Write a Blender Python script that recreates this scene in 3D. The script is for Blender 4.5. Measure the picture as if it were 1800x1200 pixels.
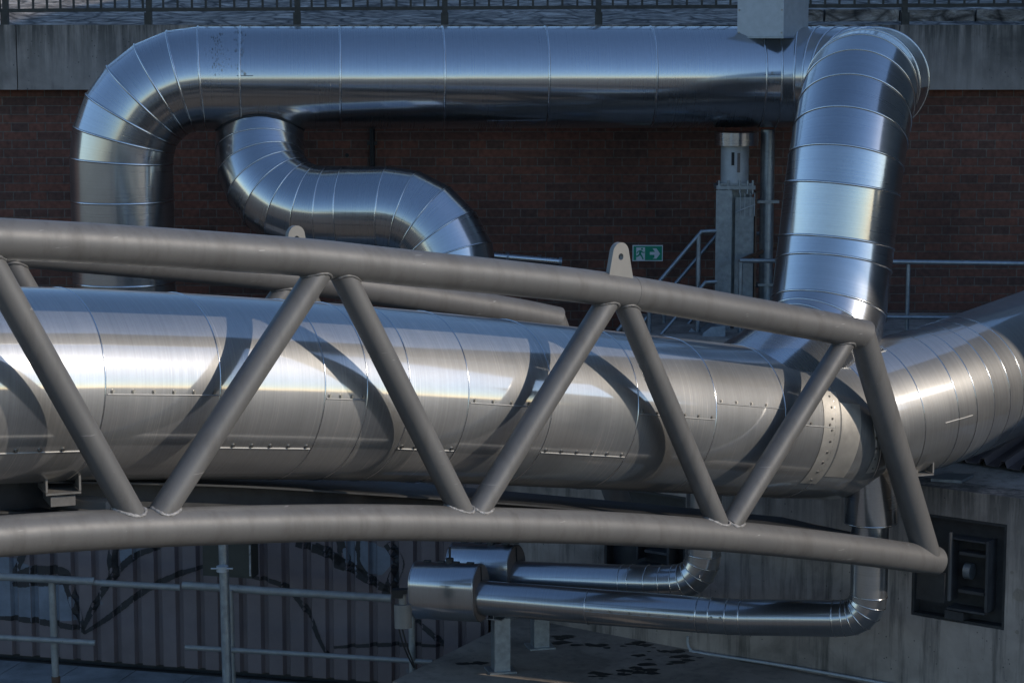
import bpy, bmesh, math, random
from mathutils import Vector, Matrix
random.seed(7)
PI = math.pi
R_ = math.radians
for o in list(bpy.data.objects): bpy.data.objects.remove(o)
SC = bpy.context.scene
COL = SC.collection

# ------------------------------------------------------------------ camera
H = 5.2                      # eye height above the yard
PITCH = R_(8.0)
F = 4000.0                   # focal length in photograph pixels (1800 wide)
cam = bpy.data.cameras.new('camera')
cam.sensor_width = 36.0; cam.lens = 36.0 * F / 1800.0
cam.clip_start = 0.1; cam.clip_end = 5000
camo = bpy.data.objects.new('camera', cam); COL.objects.link(camo)
camo.location = (0, 0, H); camo.rotation_euler = (PI/2 - PITCH, 0, 0)
SC.camera = camo
# ------------------------------------------------------------------ light
SUN_EL = R_(26.3); SUN_AZ = R_(72.0)      # azimuth to the right of straight-behind the camera
S = Vector((math.sin(SUN_AZ)*math.cos(SUN_EL), -math.cos(SUN_AZ)*math.cos(SUN_EL), math.sin(SUN_EL)))
w = bpy.data.worlds.new('World'); SC.world = w; w.use_nodes = True
nt = w.node_tree; nt.nodes.clear()
sky = nt.nodes.new('ShaderNodeTexSky'); sky.sky_type = 'NISHITA'; sky.sun_disc = False
sky.sun_elevation = SUN_EL
sky.sun_rotation = PI - SUN_AZ
sky.altitude = 0; sky.air_density = 1.0; sky.dust_density = 0.25; sky.ozone_density = 4.2
bg = nt.nodes.new('ShaderNodeBackground'); bg.inputs['Strength'].default_value = 0.15
ow = nt.nodes.new('ShaderNodeOutputWorld')
nt.links.new(sky.outputs[0], bg.inputs[0]); nt.links.new(bg.outputs[0], ow.inputs[0])
sl = bpy.data.lights.new('sun', 'SUN'); sl.energy = 2.5; sl.angle = R_(0.5); sl.color = (1.0, 0.90, 0.78)
so = bpy.data.objects.new('sun', sl); COL.objects.link(so)
so.rotation_euler = (-S).to_track_quat('-Z', 'Y').to_euler(); so.location = (10, -10, 20)
SC.view_settings.view_transform = 'Standard'; SC.view_settings.look = 'None'
SC.view_settings.exposure = 0.25; SC.view_settings.gamma = 1.0; SC.view_settings.use_curve_mapping = False

# ------------------------------------------------------------------ measuring helpers
cP, sP = math.cos(PITCH), math.sin(PITCH)
def ray(u, v):
    x = (u - 900) / F; y = -(v - 600) / F
    return Vector((x, cP + y*sP, -sP + y*cP))
O = Vector((0, 0, H))
def P(u, v, d): return O + ray(u, v) * d
def onplane(u, v, p0, n):
    r = ray(u, v); return O + r * ((p0 - O).dot(n) / r.dot(n))
def onz(u, v, z):
    r = ray(u, v); return O + r * ((z - H) / r.z)
def ony(u, v, y):
    r = ray(u, v); return O + r * (y / r.y)
def lerp(a, b, t): return a + (b - a) * t

# ------------------------------------------------------------------ materials
MATS = {}
def newmat(name):
    m = bpy.data.materials.new(name); m.use_nodes = True
    t = m.node_tree; t.nodes.clear()
    out = t.nodes.new('ShaderNodeOutputMaterial')
    MATS[name] = m
    return m, t, out
def N(t, typ, **kw):
    n = t.nodes.new(typ)
    for k, v in kw.items():
        if k.startswith('i_'):
            key = k[2:]; key = int(key) if key.isdigit() else key.replace('_', ' ')
            n.inputs[key].default_value = v
        else: setattr(n, k, v)
    return n
def L(t, a, b): t.links.new(a, b)
def ramp(t, src, stops):
    r = t.nodes.new('ShaderNodeValToRGB'); cr = r.color_ramp
    while len(cr.elements) < len(stops): cr.elements.new(0.5)
    for e, (p, c) in zip(cr.elements, stops):
        e.position = p; e.color = c if len(c) == 4 else (*c, 1)
    L(t, src, r.inputs[0]); return r
def g(v): return (v, v, v, 1)

def jacket(name, base, ra, rb, mix, streak=0.5, dirt=0.0, wob=0.35, wscale=1.3, mb=0.92, scratch=0.0):
    """sheet-metal cladding: two rough lobes, circumferential brushing, oil-canning"""
    m, t, out = newmat(name)
    uv = N(t, 'ShaderNodeUVMap', uv_map='UVMap')
    mp = N(t, 'ShaderNodeMapping'); mp.inputs['Scale'].default_value = (0.9, 95, 1)
    L(t, uv.outputs[0], mp.inputs[0])
    ns = N(t, 'ShaderNodeTexNoise', i_Scale=1.0, i_Detail=4.0, i_Roughness=0.6); L(t, mp.outputs[0], ns.inputs['Vector'])
    mp2 = N(t, 'ShaderNodeMapping'); mp2.inputs['Scale'].default_value = (2.2, 300, 1); mp2.inputs['Rotation'].default_value = (0, 0, 0.0)
    L(t, uv.outputs[0], mp2.inputs[0])
    ns2 = N(t, 'ShaderNodeTexNoise', i_Scale=1.0, i_Detail=2.0); L(t, mp2.outputs[0], ns2.inputs['Vector'])
    tc = N(t, 'ShaderNodeTexCoord')
    big = N(t, 'ShaderNodeTexNoise', i_Scale=1.7, i_Detail=3.0, i_Distortion=0.6); L(t, tc.outputs['Object'], big.inputs['Vector'])
    spk = N(t, 'ShaderNodeTexNoise', i_Scale=38.0, i_Detail=5.0, i_Roughness=0.7); L(t, tc.outputs['Object'], spk.inputs['Vector'])
    at = N(t, 'ShaderNodeAttribute', attribute_name='seg')
    # colour
    lo = tuple(c * (1 - 0.16*streak) for c in base); hi = tuple(min(1, c * (1 + 0.10*streak)) for c in base)
    cr = ramp(t, ns.outputs[0], [(0.32, lo), (0.68, hi)])
    mul = N(t, 'ShaderNodeMixRGB', blend_type='MULTIPLY'); mul.inputs[0].default_value = 1.0
    segr = ramp(t, at.outputs['Fac'], [(0, g(0.88)), (1, g(1.0))])
    L(t, cr.outputs[0], mul.inputs[1]); L(t, segr.outputs[0], mul.inputs[2])
    dr = ramp(t, spk.outputs[0], [(0.40, g(0.0)), (0.72, g(1.0))])
    dmul = N(t, 'ShaderNodeMath', operation='MULTIPLY'); L(t, dr.outputs[0], dmul.inputs[0]); dmul.inputs[1].default_value = dirt
    dm = N(t, 'ShaderNodeMixRGB'); L(t, dmul.outputs[0], dm.inputs[0]); L(t, mul.outputs[0], dm.inputs[1]); dm.inputs[2].default_value = (0.34, 0.29, 0.23, 1)
    # roughness
    def rough(v, amp):
        a = N(t, 'ShaderNodeMath', operation='MULTIPLY_ADD'); L(t, ns.outputs[0], a.inputs[0]); a.inputs[1].default_value = amp; a.inputs[2].default_value = v - amp*0.5
        b = N(t, 'ShaderNodeMath', operation='MULTIPLY_ADD'); L(t, big.outputs[0], b.inputs[0]); b.inputs[1].default_value = amp*0.8; L(t, a.outputs[0], b.inputs[2])
        c = N(t, 'ShaderNodeMath', operation='SUBTRACT', use_clamp=True); L(t, b.outputs[0], c.inputs[0]); c.inputs[1].default_value = amp*0.4
        return c
    if scratch:
        mp3 = N(t, 'ShaderNodeMapping'); mp3.inputs['Scale'].default_value = (1.6, 130, 1); mp3.inputs['Rotation'].default_value = (0, 0, 0.012)
        L(t, uv.outputs[0], mp3.inputs[0])
        ns3 = N(t, 'ShaderNodeTexNoise', i_Scale=1.0, i_Detail=3.0, i_Distortion=0.4); L(t, mp3.outputs[0], ns3.inputs['Vector'])
        r3 = ramp(t, ns3.outputs[0], [(0.58, g(0)), (0.66, g(1))])
        rb_ = ramp(t, big.outputs[0], [(0.42, g(0)), (0.62, g(1))])
        m3 = N(t, 'ShaderNodeMath', operation='MULTIPLY'); L(t, r3.outputs[0], m3.inputs[0]); L(t, rb_.outputs[0], m3.inputs[1])
        m4 = N(t, 'ShaderNodeMath', operation='MULTIPLY'); L(t, m3.outputs[0], m4.inputs[0]); m4.inputs[1].default_value = scratch
        dm2 = N(t, 'ShaderNodeMixRGB'); L(t, m4.outputs[0], dm2.inputs[0]); L(t, dm.outputs[0], dm2.inputs[1]); dm2.inputs[2].default_value = (0.78, 0.72, 0.64, 1); dm = dm2
    # bump
    wn = N(t, 'ShaderNodeTexNoise', i_Scale=wscale, i_Detail=1.5); 
    L(t, tc.outputs['Object'], wn.inputs['Vector'])
    b1 = N(t, 'ShaderNodeBump', i_Strength=wob, i_Distance=0.03); L(t, wn.outputs[0], b1.inputs['Height'])
    b2 = N(t, 'ShaderNodeBump', i_Strength=0.02*streak, i_Distance=0.001); L(t, ns2.outputs[0], b2.inputs['Height']); L(t, b1.outputs[0], b2.inputs['Normal'])
    pa = N(t, 'ShaderNodeBsdfPrincipled', i_Metallic=1.0); pb = N(t, 'ShaderNodeBsdfPrincipled', i_Metallic=mb)
    for p, rr, am in ((pa, ra, 0.06*streak), (pb, rb, 0.12*streak)):
        L(t, dm.outputs[0], p.inputs['Base Color']); L(t, rough(rr, am).outputs[0], p.inputs['Roughness']); L(t, b2.outputs[0], p.inputs['Normal'])
    ms = N(t, 'ShaderNodeMixShader')
    mm = N(t, 'ShaderNodeMath', operation='MULTIPLY_ADD', use_clamp=True); L(t, big.outputs[0], mm.inputs[0]); mm.inputs[1].default_value = 0.35; mm.inputs[2].default_value = mix - 0.17
    L(t, mm.outputs[0], ms.inputs[0]); L(t, pa.outputs[0], ms.inputs[1]); L(t, pb.outputs[0], ms.inputs[2]); L(t, ms.outputs[0], out.inputs[0])
    return m

def simple(name, col, rough=0.5, metal=0.0, var=0.15, scale=12.0, bump=0.1, bd=0.003, spec=0.5, spots=None, spotcol=None, spotscale=30):
    m, t, out = newmat(name)
    tc = N(t, 'ShaderNodeTexCoord')
    n1 = N(t, 'ShaderNodeTexNoise', i_Scale=scale, i_Detail=6.0, i_Roughness=0.65); L(t, tc.outputs['Object'], n1.inputs['Vector'])
    lo = tuple(c*(1-var) for c in col); hi = tuple(min(1, c*(1+var)) for c in col)
    cr = ramp(t, n1.outputs[0], [(0.3, lo), (0.7, hi)])
    p = N(t, 'ShaderNodeBsdfPrincipled', i_Metallic=metal, i_Roughness=rough)
    p.inputs['Specular IOR Level'].default_value = spec
    src = cr.outputs[0]
    if spots:
        n2 = N(t, 'ShaderNodeTexNoise', i_Scale=spotscale, i_Detail=4.0, i_Roughness=0.7); L(t, tc.outputs['Object'], n2.inputs['Vector'])
        r2 = ramp(t, n2.outputs[0], [(spots, g(0)), (min(1, spots+0.06), g(1))])
        mx = N(t, 'ShaderNodeMixRGB'); L(t, r2.outputs[0], mx.inputs[0]); L(t, src, mx.inputs[1]); mx.inputs[2].default_value = (*spotcol, 1); src = mx.outputs[0]
    L(t, src, p.inputs['Base Color'])
    rr = N(t, 'ShaderNodeMath', operation='MULTIPLY_ADD'); L(t, n1.outputs[0], rr.inputs[0]); rr.inputs[1].default_value = 0.2; rr.inputs[2].default_value = max(0.02, rough - 0.1); L(t, rr.outputs[0], p.inputs['Roughness'])
    nb = N(t, 'ShaderNodeTexNoise', i_Scale=scale*6, i_Detail=4.0); L(t, tc.outputs['Object'], nb.inputs['Vector'])
    b = N(t, 'ShaderNodeBump', i_Strength=bump, i_Distance=bd); L(t, nb.outputs[0], b.inputs['Height']); L(t, b.outputs[0], p.inputs['Normal'])
    L(t, p.outputs[0], out.inputs[0])
    return m

def concrete(name, col, drip=0.5, scale=1.0, pores=True, top_dark=None):
    m, t, out = newmat(name)
    tc = N(t, 'ShaderNodeTexCoord')
    n1 = N(t, 'ShaderNodeTexNoise', i_Scale=2.2*scale, i_Detail=8.0, i_Roughness=0.62, i_Distortion=0.3); L(t, tc.outputs['Object'], n1.inputs['Vector'])
    cr = ramp(t, n1.outputs[0], [(0.28, tuple(c*0.50 for c in col)), (0.5, col), (0.72, tuple(min(1, c*1.35) for c in col))])
    mp = N(t, 'ShaderNodeMapping'); mp.inputs['Scale'].default_value = (7*scale, 7*scale, 0.55*scale); L(t, tc.outputs['Object'], mp.inputs[0])
    n2 = N(t, 'ShaderNodeTexNoise', i_Scale=1.3, i_Detail=6.0, i_Roughness=0.7); L(t, mp.outputs[0], n2.inputs['Vector'])
    dr = ramp(t, n2.outputs[0], [(0.50, g(0)), (0.70, g(1))])
    dmu = N(t, 'ShaderNodeMath', operation='MULTIPLY'); L(t, dr.outputs[0], dmu.inputs[0]); dmu.inputs[1].default_value = drip
    fac = dmu.outputs[0]
    if top_dark:
        z0, z1 = top_dark
        sp = N(t, 'ShaderNodeSeparateXYZ'); L(t, tc.outputs['Object'], sp.inputs[0])
        mr = N(t, 'ShaderNodeMapRange'); mr.inputs['From Min'].default_value = z0; mr.inputs['From Max'].default_value = z1; L(t, sp.outputs[2], mr.inputs[0])
        pw = N(t, 'ShaderNodeMath', operation='POWER'); L(t, mr.outputs[0], pw.inputs[0]); pw.inputs[1].default_value = 1.1
        dr2 = ramp(t, n2.outputs[0], [(0.36, g(0)), (0.56, g(0.95))])
        m3 = N(t, 'ShaderNodeMath', operation='MULTIPLY'); L(t, pw.outputs[0], m3.inputs[0]); L(t, dr2.outputs[0], m3.inputs[1])
        ad = N(t, 'ShaderNodeMath', operation='MAXIMUM'); L(t, m3.outputs[0], ad.inputs[0]); L(t, fac, ad.inputs[1]); fac = ad.outputs[0]
    mx = N(t, 'ShaderNodeMixRGB'); L(t, fac, mx.inputs[0]); L(t, cr.outputs[0], mx.inputs[1]); mx.inputs[2].default_value = (0.05, 0.047, 0.04, 1)
    src = mx.outputs[0]
    if pores:
        n3 = N(t, 'ShaderNodeTexVoronoi', i_Scale=20.0*scale); n3.inputs['Randomness'].default_value = 1.0; L(t, tc.outputs['Object'], n3.inputs['Vector'])
        r3 = ramp(t, n3.outputs['Distance'], [(0.07, g(1)), (0.13, g(0))])
        n4 = N(t, 'ShaderNodeTexNoise', i_Scale=4.0, i_Detail=3.0); L(t, tc.outputs['Object'], n4.inputs['Vector'])
        r4 = ramp(t, n4.outputs[0], [(0.5, g(0)), (0.56, g(0.8))])
        mu = N(t, 'ShaderNodeMath', operation='MULTIPLY'); L(t, r3.outputs[0], mu.inputs[0]); L(t, r4.outputs[0], mu.inputs[1])
        mx2 = N(t, 'ShaderNodeMixRGB'); L(t, mu.outputs[0], mx2.inputs[0]); L(t, src, mx2.inputs[1]); mx2.inputs[2].default_value = (0.04, 0.04, 0.035, 1); src = mx2.outputs[0]
    p = N(t, 'ShaderNodeBsdfPrincipled', i_Roughness=0.88); L(t, src, p.inputs['Base Color'])
    nb = N(t, 'ShaderNodeTexNoise', i_Scale=45*scale, i_Detail=5.0); L(t, tc.outputs['Object'], nb.inputs['Vector'])
    b = N(t, 'ShaderNodeBump', i_Strength=0.35, i_Distance=0.004); L(t, nb.outputs[0], b.inputs['Height']); L(t, b.outputs[0], p.inputs['Normal'])
    L(t, p.outputs[0], out.inputs[0]); return m

def brick():
    m, t, out = newmat('brick')
    tc = N(t, 'ShaderNodeTexCoord')
    sp = N(t, 'ShaderNodeSeparateXYZ'); L(t, tc.outputs['Object'], sp.inputs[0])
    cb = N(t, 'ShaderNodeCombineXYZ'); L(t, sp.outputs[0], cb.inputs[0]); L(t, sp.outputs[2], cb.inputs[1])
    course = 0.0696
    def bt(c1, c2, mo, off, bw):
        b = N(t, 'ShaderNodeTexBrick', offset=0.5, squash=0.5, squash_frequency=2, offset_frequency=2)
        b.inputs['Scale'].default_value = 1.0; b.inputs['Brick Width'].default_value = bw; b.inputs['Row Height'].default_value = course
        b.inputs['Mortar Size'].default_value = 0.0045; b.inputs['Mortar Smooth'].default_value = 0.2; b.inputs['Bias'].default_value = 0.0
        b.inputs['Color1'].default_value = c1; b.inputs['Color2'].default_value = c2; b.inputs['Mortar'].default_value = mo
        L(t, cb.outputs[0], b.inputs['Vector']); return b
    b = bt((0.22, 0.082, 0.050, 1), (0.11, 0.055, 0.040, 1), (0.17, 0.14, 0.11, 1), 0.5, 0.275)
    n1 = N(t, 'ShaderNodeTexNoise', i_Scale=0.9, i_Detail=6.0, i_Roughness=0.6); L(t, tc.outputs['Object'], n1.inputs['Vector'])
    r1 = ramp(t, n1.outputs[0], [(0.3, g(0.55)), (0.7, g(1.15))])
    n2 = N(t, 'ShaderNodeTexNoise', i_Scale=26.0, i_Detail=5.0); L(t, tc.outputs['Object'], n2.inputs['Vector'])
    r2 = ramp(t, n2.outputs[0], [(0.3, g(0.7)), (0.7, g(1.25))])
    m1 = N(t, 'ShaderNodeMixRGB', blend_type='MULTIPLY'); m1.inputs[0].default_value = 1; L(t, b.outputs[0], m1.inputs[1]); L(t, r1.outputs[0], m1.inputs[2])
    m2 = N(t, 'ShaderNodeMixRGB', blend_type='MULTIPLY'); m2.inputs[0].default_value = 1; L(t, m1.outputs[0], m2.inputs[1]); L(t, r2.outputs[0], m2.inputs[2])
    p = N(t, 'ShaderNodeBsdfPrincipled', i_Roughness=0.8); L(t, m2.outputs[0], p.inputs['Base Color'])
    inv = N(t, 'ShaderNodeMath', operation='SUBTRACT'); inv.inputs[0].default_value = 1; L(t, b.outputs['Fac'], inv.inputs[1])
    ad = N(t, 'ShaderNodeMath', operation='MULTIPLY_ADD'); L(t, n2.outputs[0], ad.inputs[0]); ad.inputs[1].default_value = 0.35; L(t, inv.outputs[0], ad.inputs[2])
    bp = N(t, 'ShaderNodeBump', i_Strength=0.8, i_Distance=0.006); L(t, ad.outputs[0], bp.inputs['Height']); L(t, bp.outputs[0], p.inputs['Normal'])
    L(t, p.outputs[0], out.inputs[0]); return m

def stone_bank():
    m, t, out = newmat('stone bank')
    tc = N(t, 'ShaderNodeTexCoord')
    mp = N(t, 'ShaderNodeMapping'); mp.inputs['Scale'].default_value = (1.5, 3.4, 3.4); L(t, tc.outputs['Object'], mp.inputs[0])
    n1 = N(t, 'ShaderNodeTexNoise', i_Scale=2.2, i_Detail=8.0, i_Roughness=0.7, i_Distortion=1.2); L(t, mp.outputs[0], n1.inputs['Vector'])
    v = N(t, 'ShaderNodeTexVoronoi', i_Scale=2.6, feature='DISTANCE_TO_EDGE'); L(t, mp.outputs[0], v.inputs['Vector'])
    r = ramp(t, n1.outputs[0], [(0.34, (0.07, 0.06, 0.05)), (0.5, (0.30, 0.26, 0.22)), (0.66, (0.6, 0.54, 0.47))])
    rv = ramp(t, v.outputs['Distance'], [(0.0, g(0.25)), (0.12, g(1))])
    m1 = N(t, 'ShaderNodeMixRGB', blend_type='MULTIPLY'); m1.inputs[0].default_value = 1; L(t, r.outputs[0], m1.inputs[1]); L(t, rv.outputs[0], m1.inputs[2])
    p = N(t, 'ShaderNodeBsdfPrincipled', i_Roughness=0.85); L(t, m1.outputs[0], p.inputs['Base Color'])
    b = N(t, 'ShaderNodeBump', i_Strength=0.9, i_Distance=0.06); L(t, n1.outputs[0], b.inputs['Height']); L(t, b.outputs[0], p.inputs['Normal'])
    L(t, p.outputs[0], out.inputs[0]); return m

M_MAIN = jacket('weathered jacket', (0.51, 0.505, 0.49), 0.09, 0.50, 0.45, streak=0.7, mb=0.70, scratch=0.6, dirt=0.12, wob=0.10, wscale=1.6)
M_DUCT = jacket('bright jacket', (0.56, 0.56, 0.56), 0.12, 0.28, 0.36, streak=0.4, dirt=0.10, wob=0.18, wscale=1.5)
M_SMALL = jacket('small pipe jacket', (0.52, 0.53, 0.54), 0.14, 0.34, 0.45, streak=0.5, dirt=0.08, wob=0.10, wscale=2.5)
M_BEAD = simple('bead metal', (0.62, 0.62, 0.61), 0.22, 1.0, var=0.1, bump=0.02)
M_SEAM = simple('seam metal', (0.36, 0.35, 0.33), 0.55, 0.6, var=0.15, bump=0.05)
M_SCREW = simple('screw metal', (0.35, 0.33, 0.30), 0.4, 1.0, var=0.3)
def truss_paint():
    m, t, out = newmat('truss paint')
    tc = N(t, 'ShaderNodeTexCoord')
    n1 = N(t, 'ShaderNodeTexNoise', i_Scale=1.4, i_Detail=7.0, i_Roughness=0.6); L(t, tc.outputs['Object'], n1.inputs['Vector'])
    n2 = N(t, 'ShaderNodeTexNoise', i_Scale=60.0, i_Detail=4.0, i_Roughness=0.7); L(t, tc.outputs['Object'], n2.inputs['Vector'])
    mp = N(t, 'ShaderNodeMapping'); mp.inputs['Scale'].default_value = (11, 11, 1.6); L(t, tc.outputs['Object'], mp.inputs[0])
    n3 = N(t, 'ShaderNodeTexNoise', i_Scale=1.0, i_Detail=5.0, i_Roughness=0.65); L(t, mp.outputs[0], n3.inputs['Vector'])
    c1 = ramp(t, n1.outputs[0], [(0.3, (0.104, 0.101, 0.097)), (0.7, (0.136, 0.130, 0.122))])
    r3 = ramp(t, n3.outputs[0], [(0.48, g(0)), (0.72, g(0.85))])
    m1 = N(t, 'ShaderNodeMixRGB'); L(t, r3.outputs[0], m1.inputs[0]); L(t, c1.outputs[0], m1.inputs[1]); m1.inputs[2].default_value = (0.088, 0.082, 0.075, 1)
    r2 = ramp(t, n2.outputs[0], [(0.70, g(0)), (0.76, g(0.8))])
    m2 = N(t, 'ShaderNodeMixRGB'); L(t, r2.outputs[0], m2.inputs[0]); L(t, m1.outputs[0], m2.inputs[1]); m2.inputs[2].default_value = (0.26, 0.25, 0.235, 1)
    mq = N(t, 'ShaderNodeMapping'); mq.inputs['Scale'].default_value = (5, 7, 60); mq.inputs['Rotation'].default_value = (0.3, 0.5, 0); L(t, tc.outputs['Object'], mq.inputs[0])
    n4 = N(t, 'ShaderNodeTexNoise', i_Scale=1.0, i_Detail=2.0); L(t, mq.outputs[0], n4.inputs['Vector'])
    r4 = ramp(t, n4.outputs[0], [(0.735, g(0)), (0.76, g(0.7))])
    m3 = N(t, 'ShaderNodeMixRGB'); L(t, r4.outputs[0], m3.inputs[0]); L(t, m2.outputs[0], m3.inputs[1]); m3.inputs[2].default_value = (0.27, 0.26, 0.25, 1)
    p = N(t, 'ShaderNodeBsdfPrincipled', i_Metallic=0.1); L(t, m3.outputs[0], p.inputs['Base Color'])
    rr = N(t, 'ShaderNodeMapRange'); rr.inputs['To Min'].default_value = 0.40; rr.inputs['To Max'].default_value = 0.62; L(t, n3.outputs[0], rr.inputs[0]); L(t, rr.outputs[0], p.inputs['Roughness'])
    b = N(t, 'ShaderNodeBump', i_Strength=0.25, i_Distance=0.0015); L(t, n2.outputs[0], b.inputs['Height']); L(t, b.outputs[0], p.inputs['Normal'])
    L(t, p.outputs[0], out.inputs[0]); return m
M_TRUSS = truss_paint()
M_LUG = simple('lug paint', (0.21, 0.20, 0.18), 0.55, 0.0, var=0.08, scale=8, bump=0.1)
M_WELD = simple('weld bead', (0.30, 0.29, 0.28), 0.45, 0.5, var=0.5, scale=40, bump=0.8, bd=0.006)
M_GALV = simple('galvanised', (0.30, 0.33, 0.35), 0.42, 0.75, var=0.22, scale=22, bump=0.1)
M_GALVL = simple('galvanised light', (0.42, 0.44, 0.45), 0.55, 0.35, var=0.12, scale=14, bump=0.1)
M_RAIL = simple('railing paint', (0.27, 0.27, 0.255), 0.5, 0.3, var=0.2, scale=10, bump=0.2, spots=0.66, spotcol=(0.05, 0.045, 0.04), spotscale=16)
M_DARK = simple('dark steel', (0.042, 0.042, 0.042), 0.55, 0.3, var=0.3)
M_BLACK = simple('black rubber', (0.012, 0.012, 0.012), 0.6)
M_CAPB = simple('brown end cap', (0.15, 0.12, 0.105), 0.55, 0.1, var=0.15)
M_CORR = simple('corrugated paint', (0.16, 0.13, 0.13), 0.55, 0.1, var=0.18, scale=2.5, bump=0.1, spots=0.66, spotcol=(0.14, 0.15, 0.17), spotscale=3)
M_INK = simple('spray paint', (0.022, 0.021, 0.022), 0.5, var=0.3)
M_PALE = simple('pale spray paint', (0.16, 0.18, 0.21), 0.6, var=0.25, scale=6)
M_FENCE = simple('fence steel', (0.055, 0.05, 0.04), 0.7, 0.2, var=0.4, scale=18)
M_CONC = concrete('concrete', (0.32, 0.28, 0.245), 0.6)
M_COPE = concrete('coping concrete', (0.32, 0.275, 0.235), 0.5, top_dark=(-0.55, 0.02))
M_ABUT = concrete('abutment concrete', (0.34, 0.285, 0.24), 0.85, top_dark=(1.5, 2.15))
M_SLAB = concrete('slab concrete', (0.26, 0.215, 0.17), 0.4)
M_BRICK = brick()
M_BANK = stone_bank()
M_GROUND = simple('yard ground', (0.115, 0.098, 0.080), 0.9, var=0.35, scale=0.6, bump=0.5, bd=0.02)
M_WHITE = simple('sign white', (0.80, 0.84, 0.84), 0.5, var=0.03)
M_GREEN = simple('sign green', (0.0, 0.34, 0.18), 0.45, var=0.05)
M_MOTOR = simple('beige plastic', (0.20, 0.185, 0.165), 0.5, var=0.1)
M_RUST = simple('rust brown', (0.12, 0.07, 0.045), 0.7, 0.2, var=0.4)
M_BLOCKER = simple('shade blocker', (0.10, 0.10, 0.10), 0.8, var=0.2, scale=0.5)  # plain grey for the added shade screens out of view
M_STAIN = simple('wet stain', (0.018, 0.017, 0.014), 0.6, var=0.4)

# ------------------------------------------------------------------ object helpers
def tag(o, label, cat, group=None, kind=None):
    if label: o['label'] = label
    if cat: o['category'] = cat
    if group: o['group'] = group
    if kind: o['kind'] = kind
    return o
def thing(name, loc, label, cat, group=None):
    o = bpy.data.objects.new(name, None); COL.objects.link(o); o.location = loc
    o.empty_display_size = 0.1
    return tag(o, label, cat, group)
def mkobj(name, me, parent=None, label=None):
    o = bpy.data.objects.new(name, me); COL.objects.link(o)
    if parent:
        o.parent = parent
        off = parent.location if parent.parent is None else Vector((0, 0, 0))
        o.matrix_parent_inverse = Matrix.Translation(-off)
    if label: o['label'] = label
    return o
class MB:
    """mesh builder in world coordinates, with uv + 'seg' attribute"""
    def __init__(s): s.v = []; s.f = []; s.uv = []; s.sm = []; s.seg = []
    def face(s, idx, uvs=None, smooth=False, seg=0.5):
        s.f.append(tuple(idx)); s.uv.append(uvs if uvs else [(s.v[i].x, s.v[i].z) for i in idx]); s.sm.append(smooth); s.seg.append(seg)
    def build(s, name, mat, parent=None, label=None):
        me = bpy.data.meshes.new(name); me.from_pydata([tuple(v) for v in s.v], [], s.f)
        uvl = me.uv_layers.new(name='UVMap'); k = 0
        flat = []
        for u in s.uv:
            for c in u: flat += [c[0], c[1]]
        uvl.data.foreach_set('uv', flat)
        me.polygons.foreach_set('use_smooth', s.sm)
        a = me.attributes.new('seg', 'FLOAT', 'FACE'); a.data.foreach_set('value', s.seg)
        me.materials.append(mat); me.update()
        return mkobj(name, me, parent, label)
    def box(s, c, sx, sy, sz, ax=None, ay=None, az=None):
        ax = ax or Vector((1, 0, 0)); ay = ay or Vector((0, 1, 0)); az = az or Vector((0, 0, 1)); c = Vector(c)
        b = len(s.v)
        for k in (-.5, .5):
            for j in (-.5, .5):
                for i in (-.5, .5): s.v.append(c + ax*(i*sx) + ay*(j*sy) + az*(k*sz))
        flip = ax.cross(ay).dot(az) < 0
        for q in ((0, 2, 3, 1), (4, 5, 7, 6), (0, 1, 5, 4), (2, 6, 7, 3), (0, 4, 6, 2), (1, 3, 7, 5)):
            if flip: q = q[::-1]
            s.face([b+i for i in q])
        return s
    def prism(s, pts, ext):
        """closed polygon pts (world vectors) extruded by vector ext"""
        b = len(s.v); n = len(pts); ext = Vector(ext)
        nn = Vector((0, 0, 0))
        for i in range(n): nn += pts[i].cross(pts[(i+1) % n])
        if nn.dot(ext) > 0: pts = pts[::-1]
        s.v += [p.copy() for p in pts] + [p + ext for p in pts]
        s.face([b+i for i in range(n)]); s.face([b+n+i for i in reversed(range(n))])
        for i in range(n): s.face([b+i, b+n+i, b+n+(i+1) % n, b+(i+1) % n])
        return s
    def tube(s, pts, r, nseg=24, cap=True, radii=None, smooth=True):
        fr = frames(pts); n = len(pts); b = len(s.v); ln = 0
        for i, (p, t, e1, e2) in enumerate(fr):
            rr = radii[i] if radii else r
            for k in range(nseg):
                a = 2*PI*k/nseg; o = e1*(rr*math.cos(a)) + e2*(rr*math.sin(a))
                s.v.append(p + o)
        cum = [0]
        for i in range(1, n): cum.append(cum[-1] + (pts[i]-pts[i-1]).length)
        for i in range(n-1):
            for k in range(nseg):
                k2 = (k+1) % nseg
                q = [b+i*nseg+k, b+i*nseg+k2, b+(i+1)*nseg+k2, b+(i+1)*nseg+k]
                u0, u1 = 2*PI*r*k/nseg, 2*PI*r*(k+1)/nseg
                s.face(q, [(u0, cum[i]), (u1, cum[i]), (u1, cum[i+1]), (u0, cum[i+1])], smooth)
        if cap:
            c0_ = len(s.v); s.v += s.v[b:b+nseg]; s.face([c0_+k for k in reversed(range(nseg))])
            c0_ = len(s.v); s.v += s.v[b+(n-1)*nseg:b+n*nseg]; s.face([c0_+k for k in range(nseg)])
        return s
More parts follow.
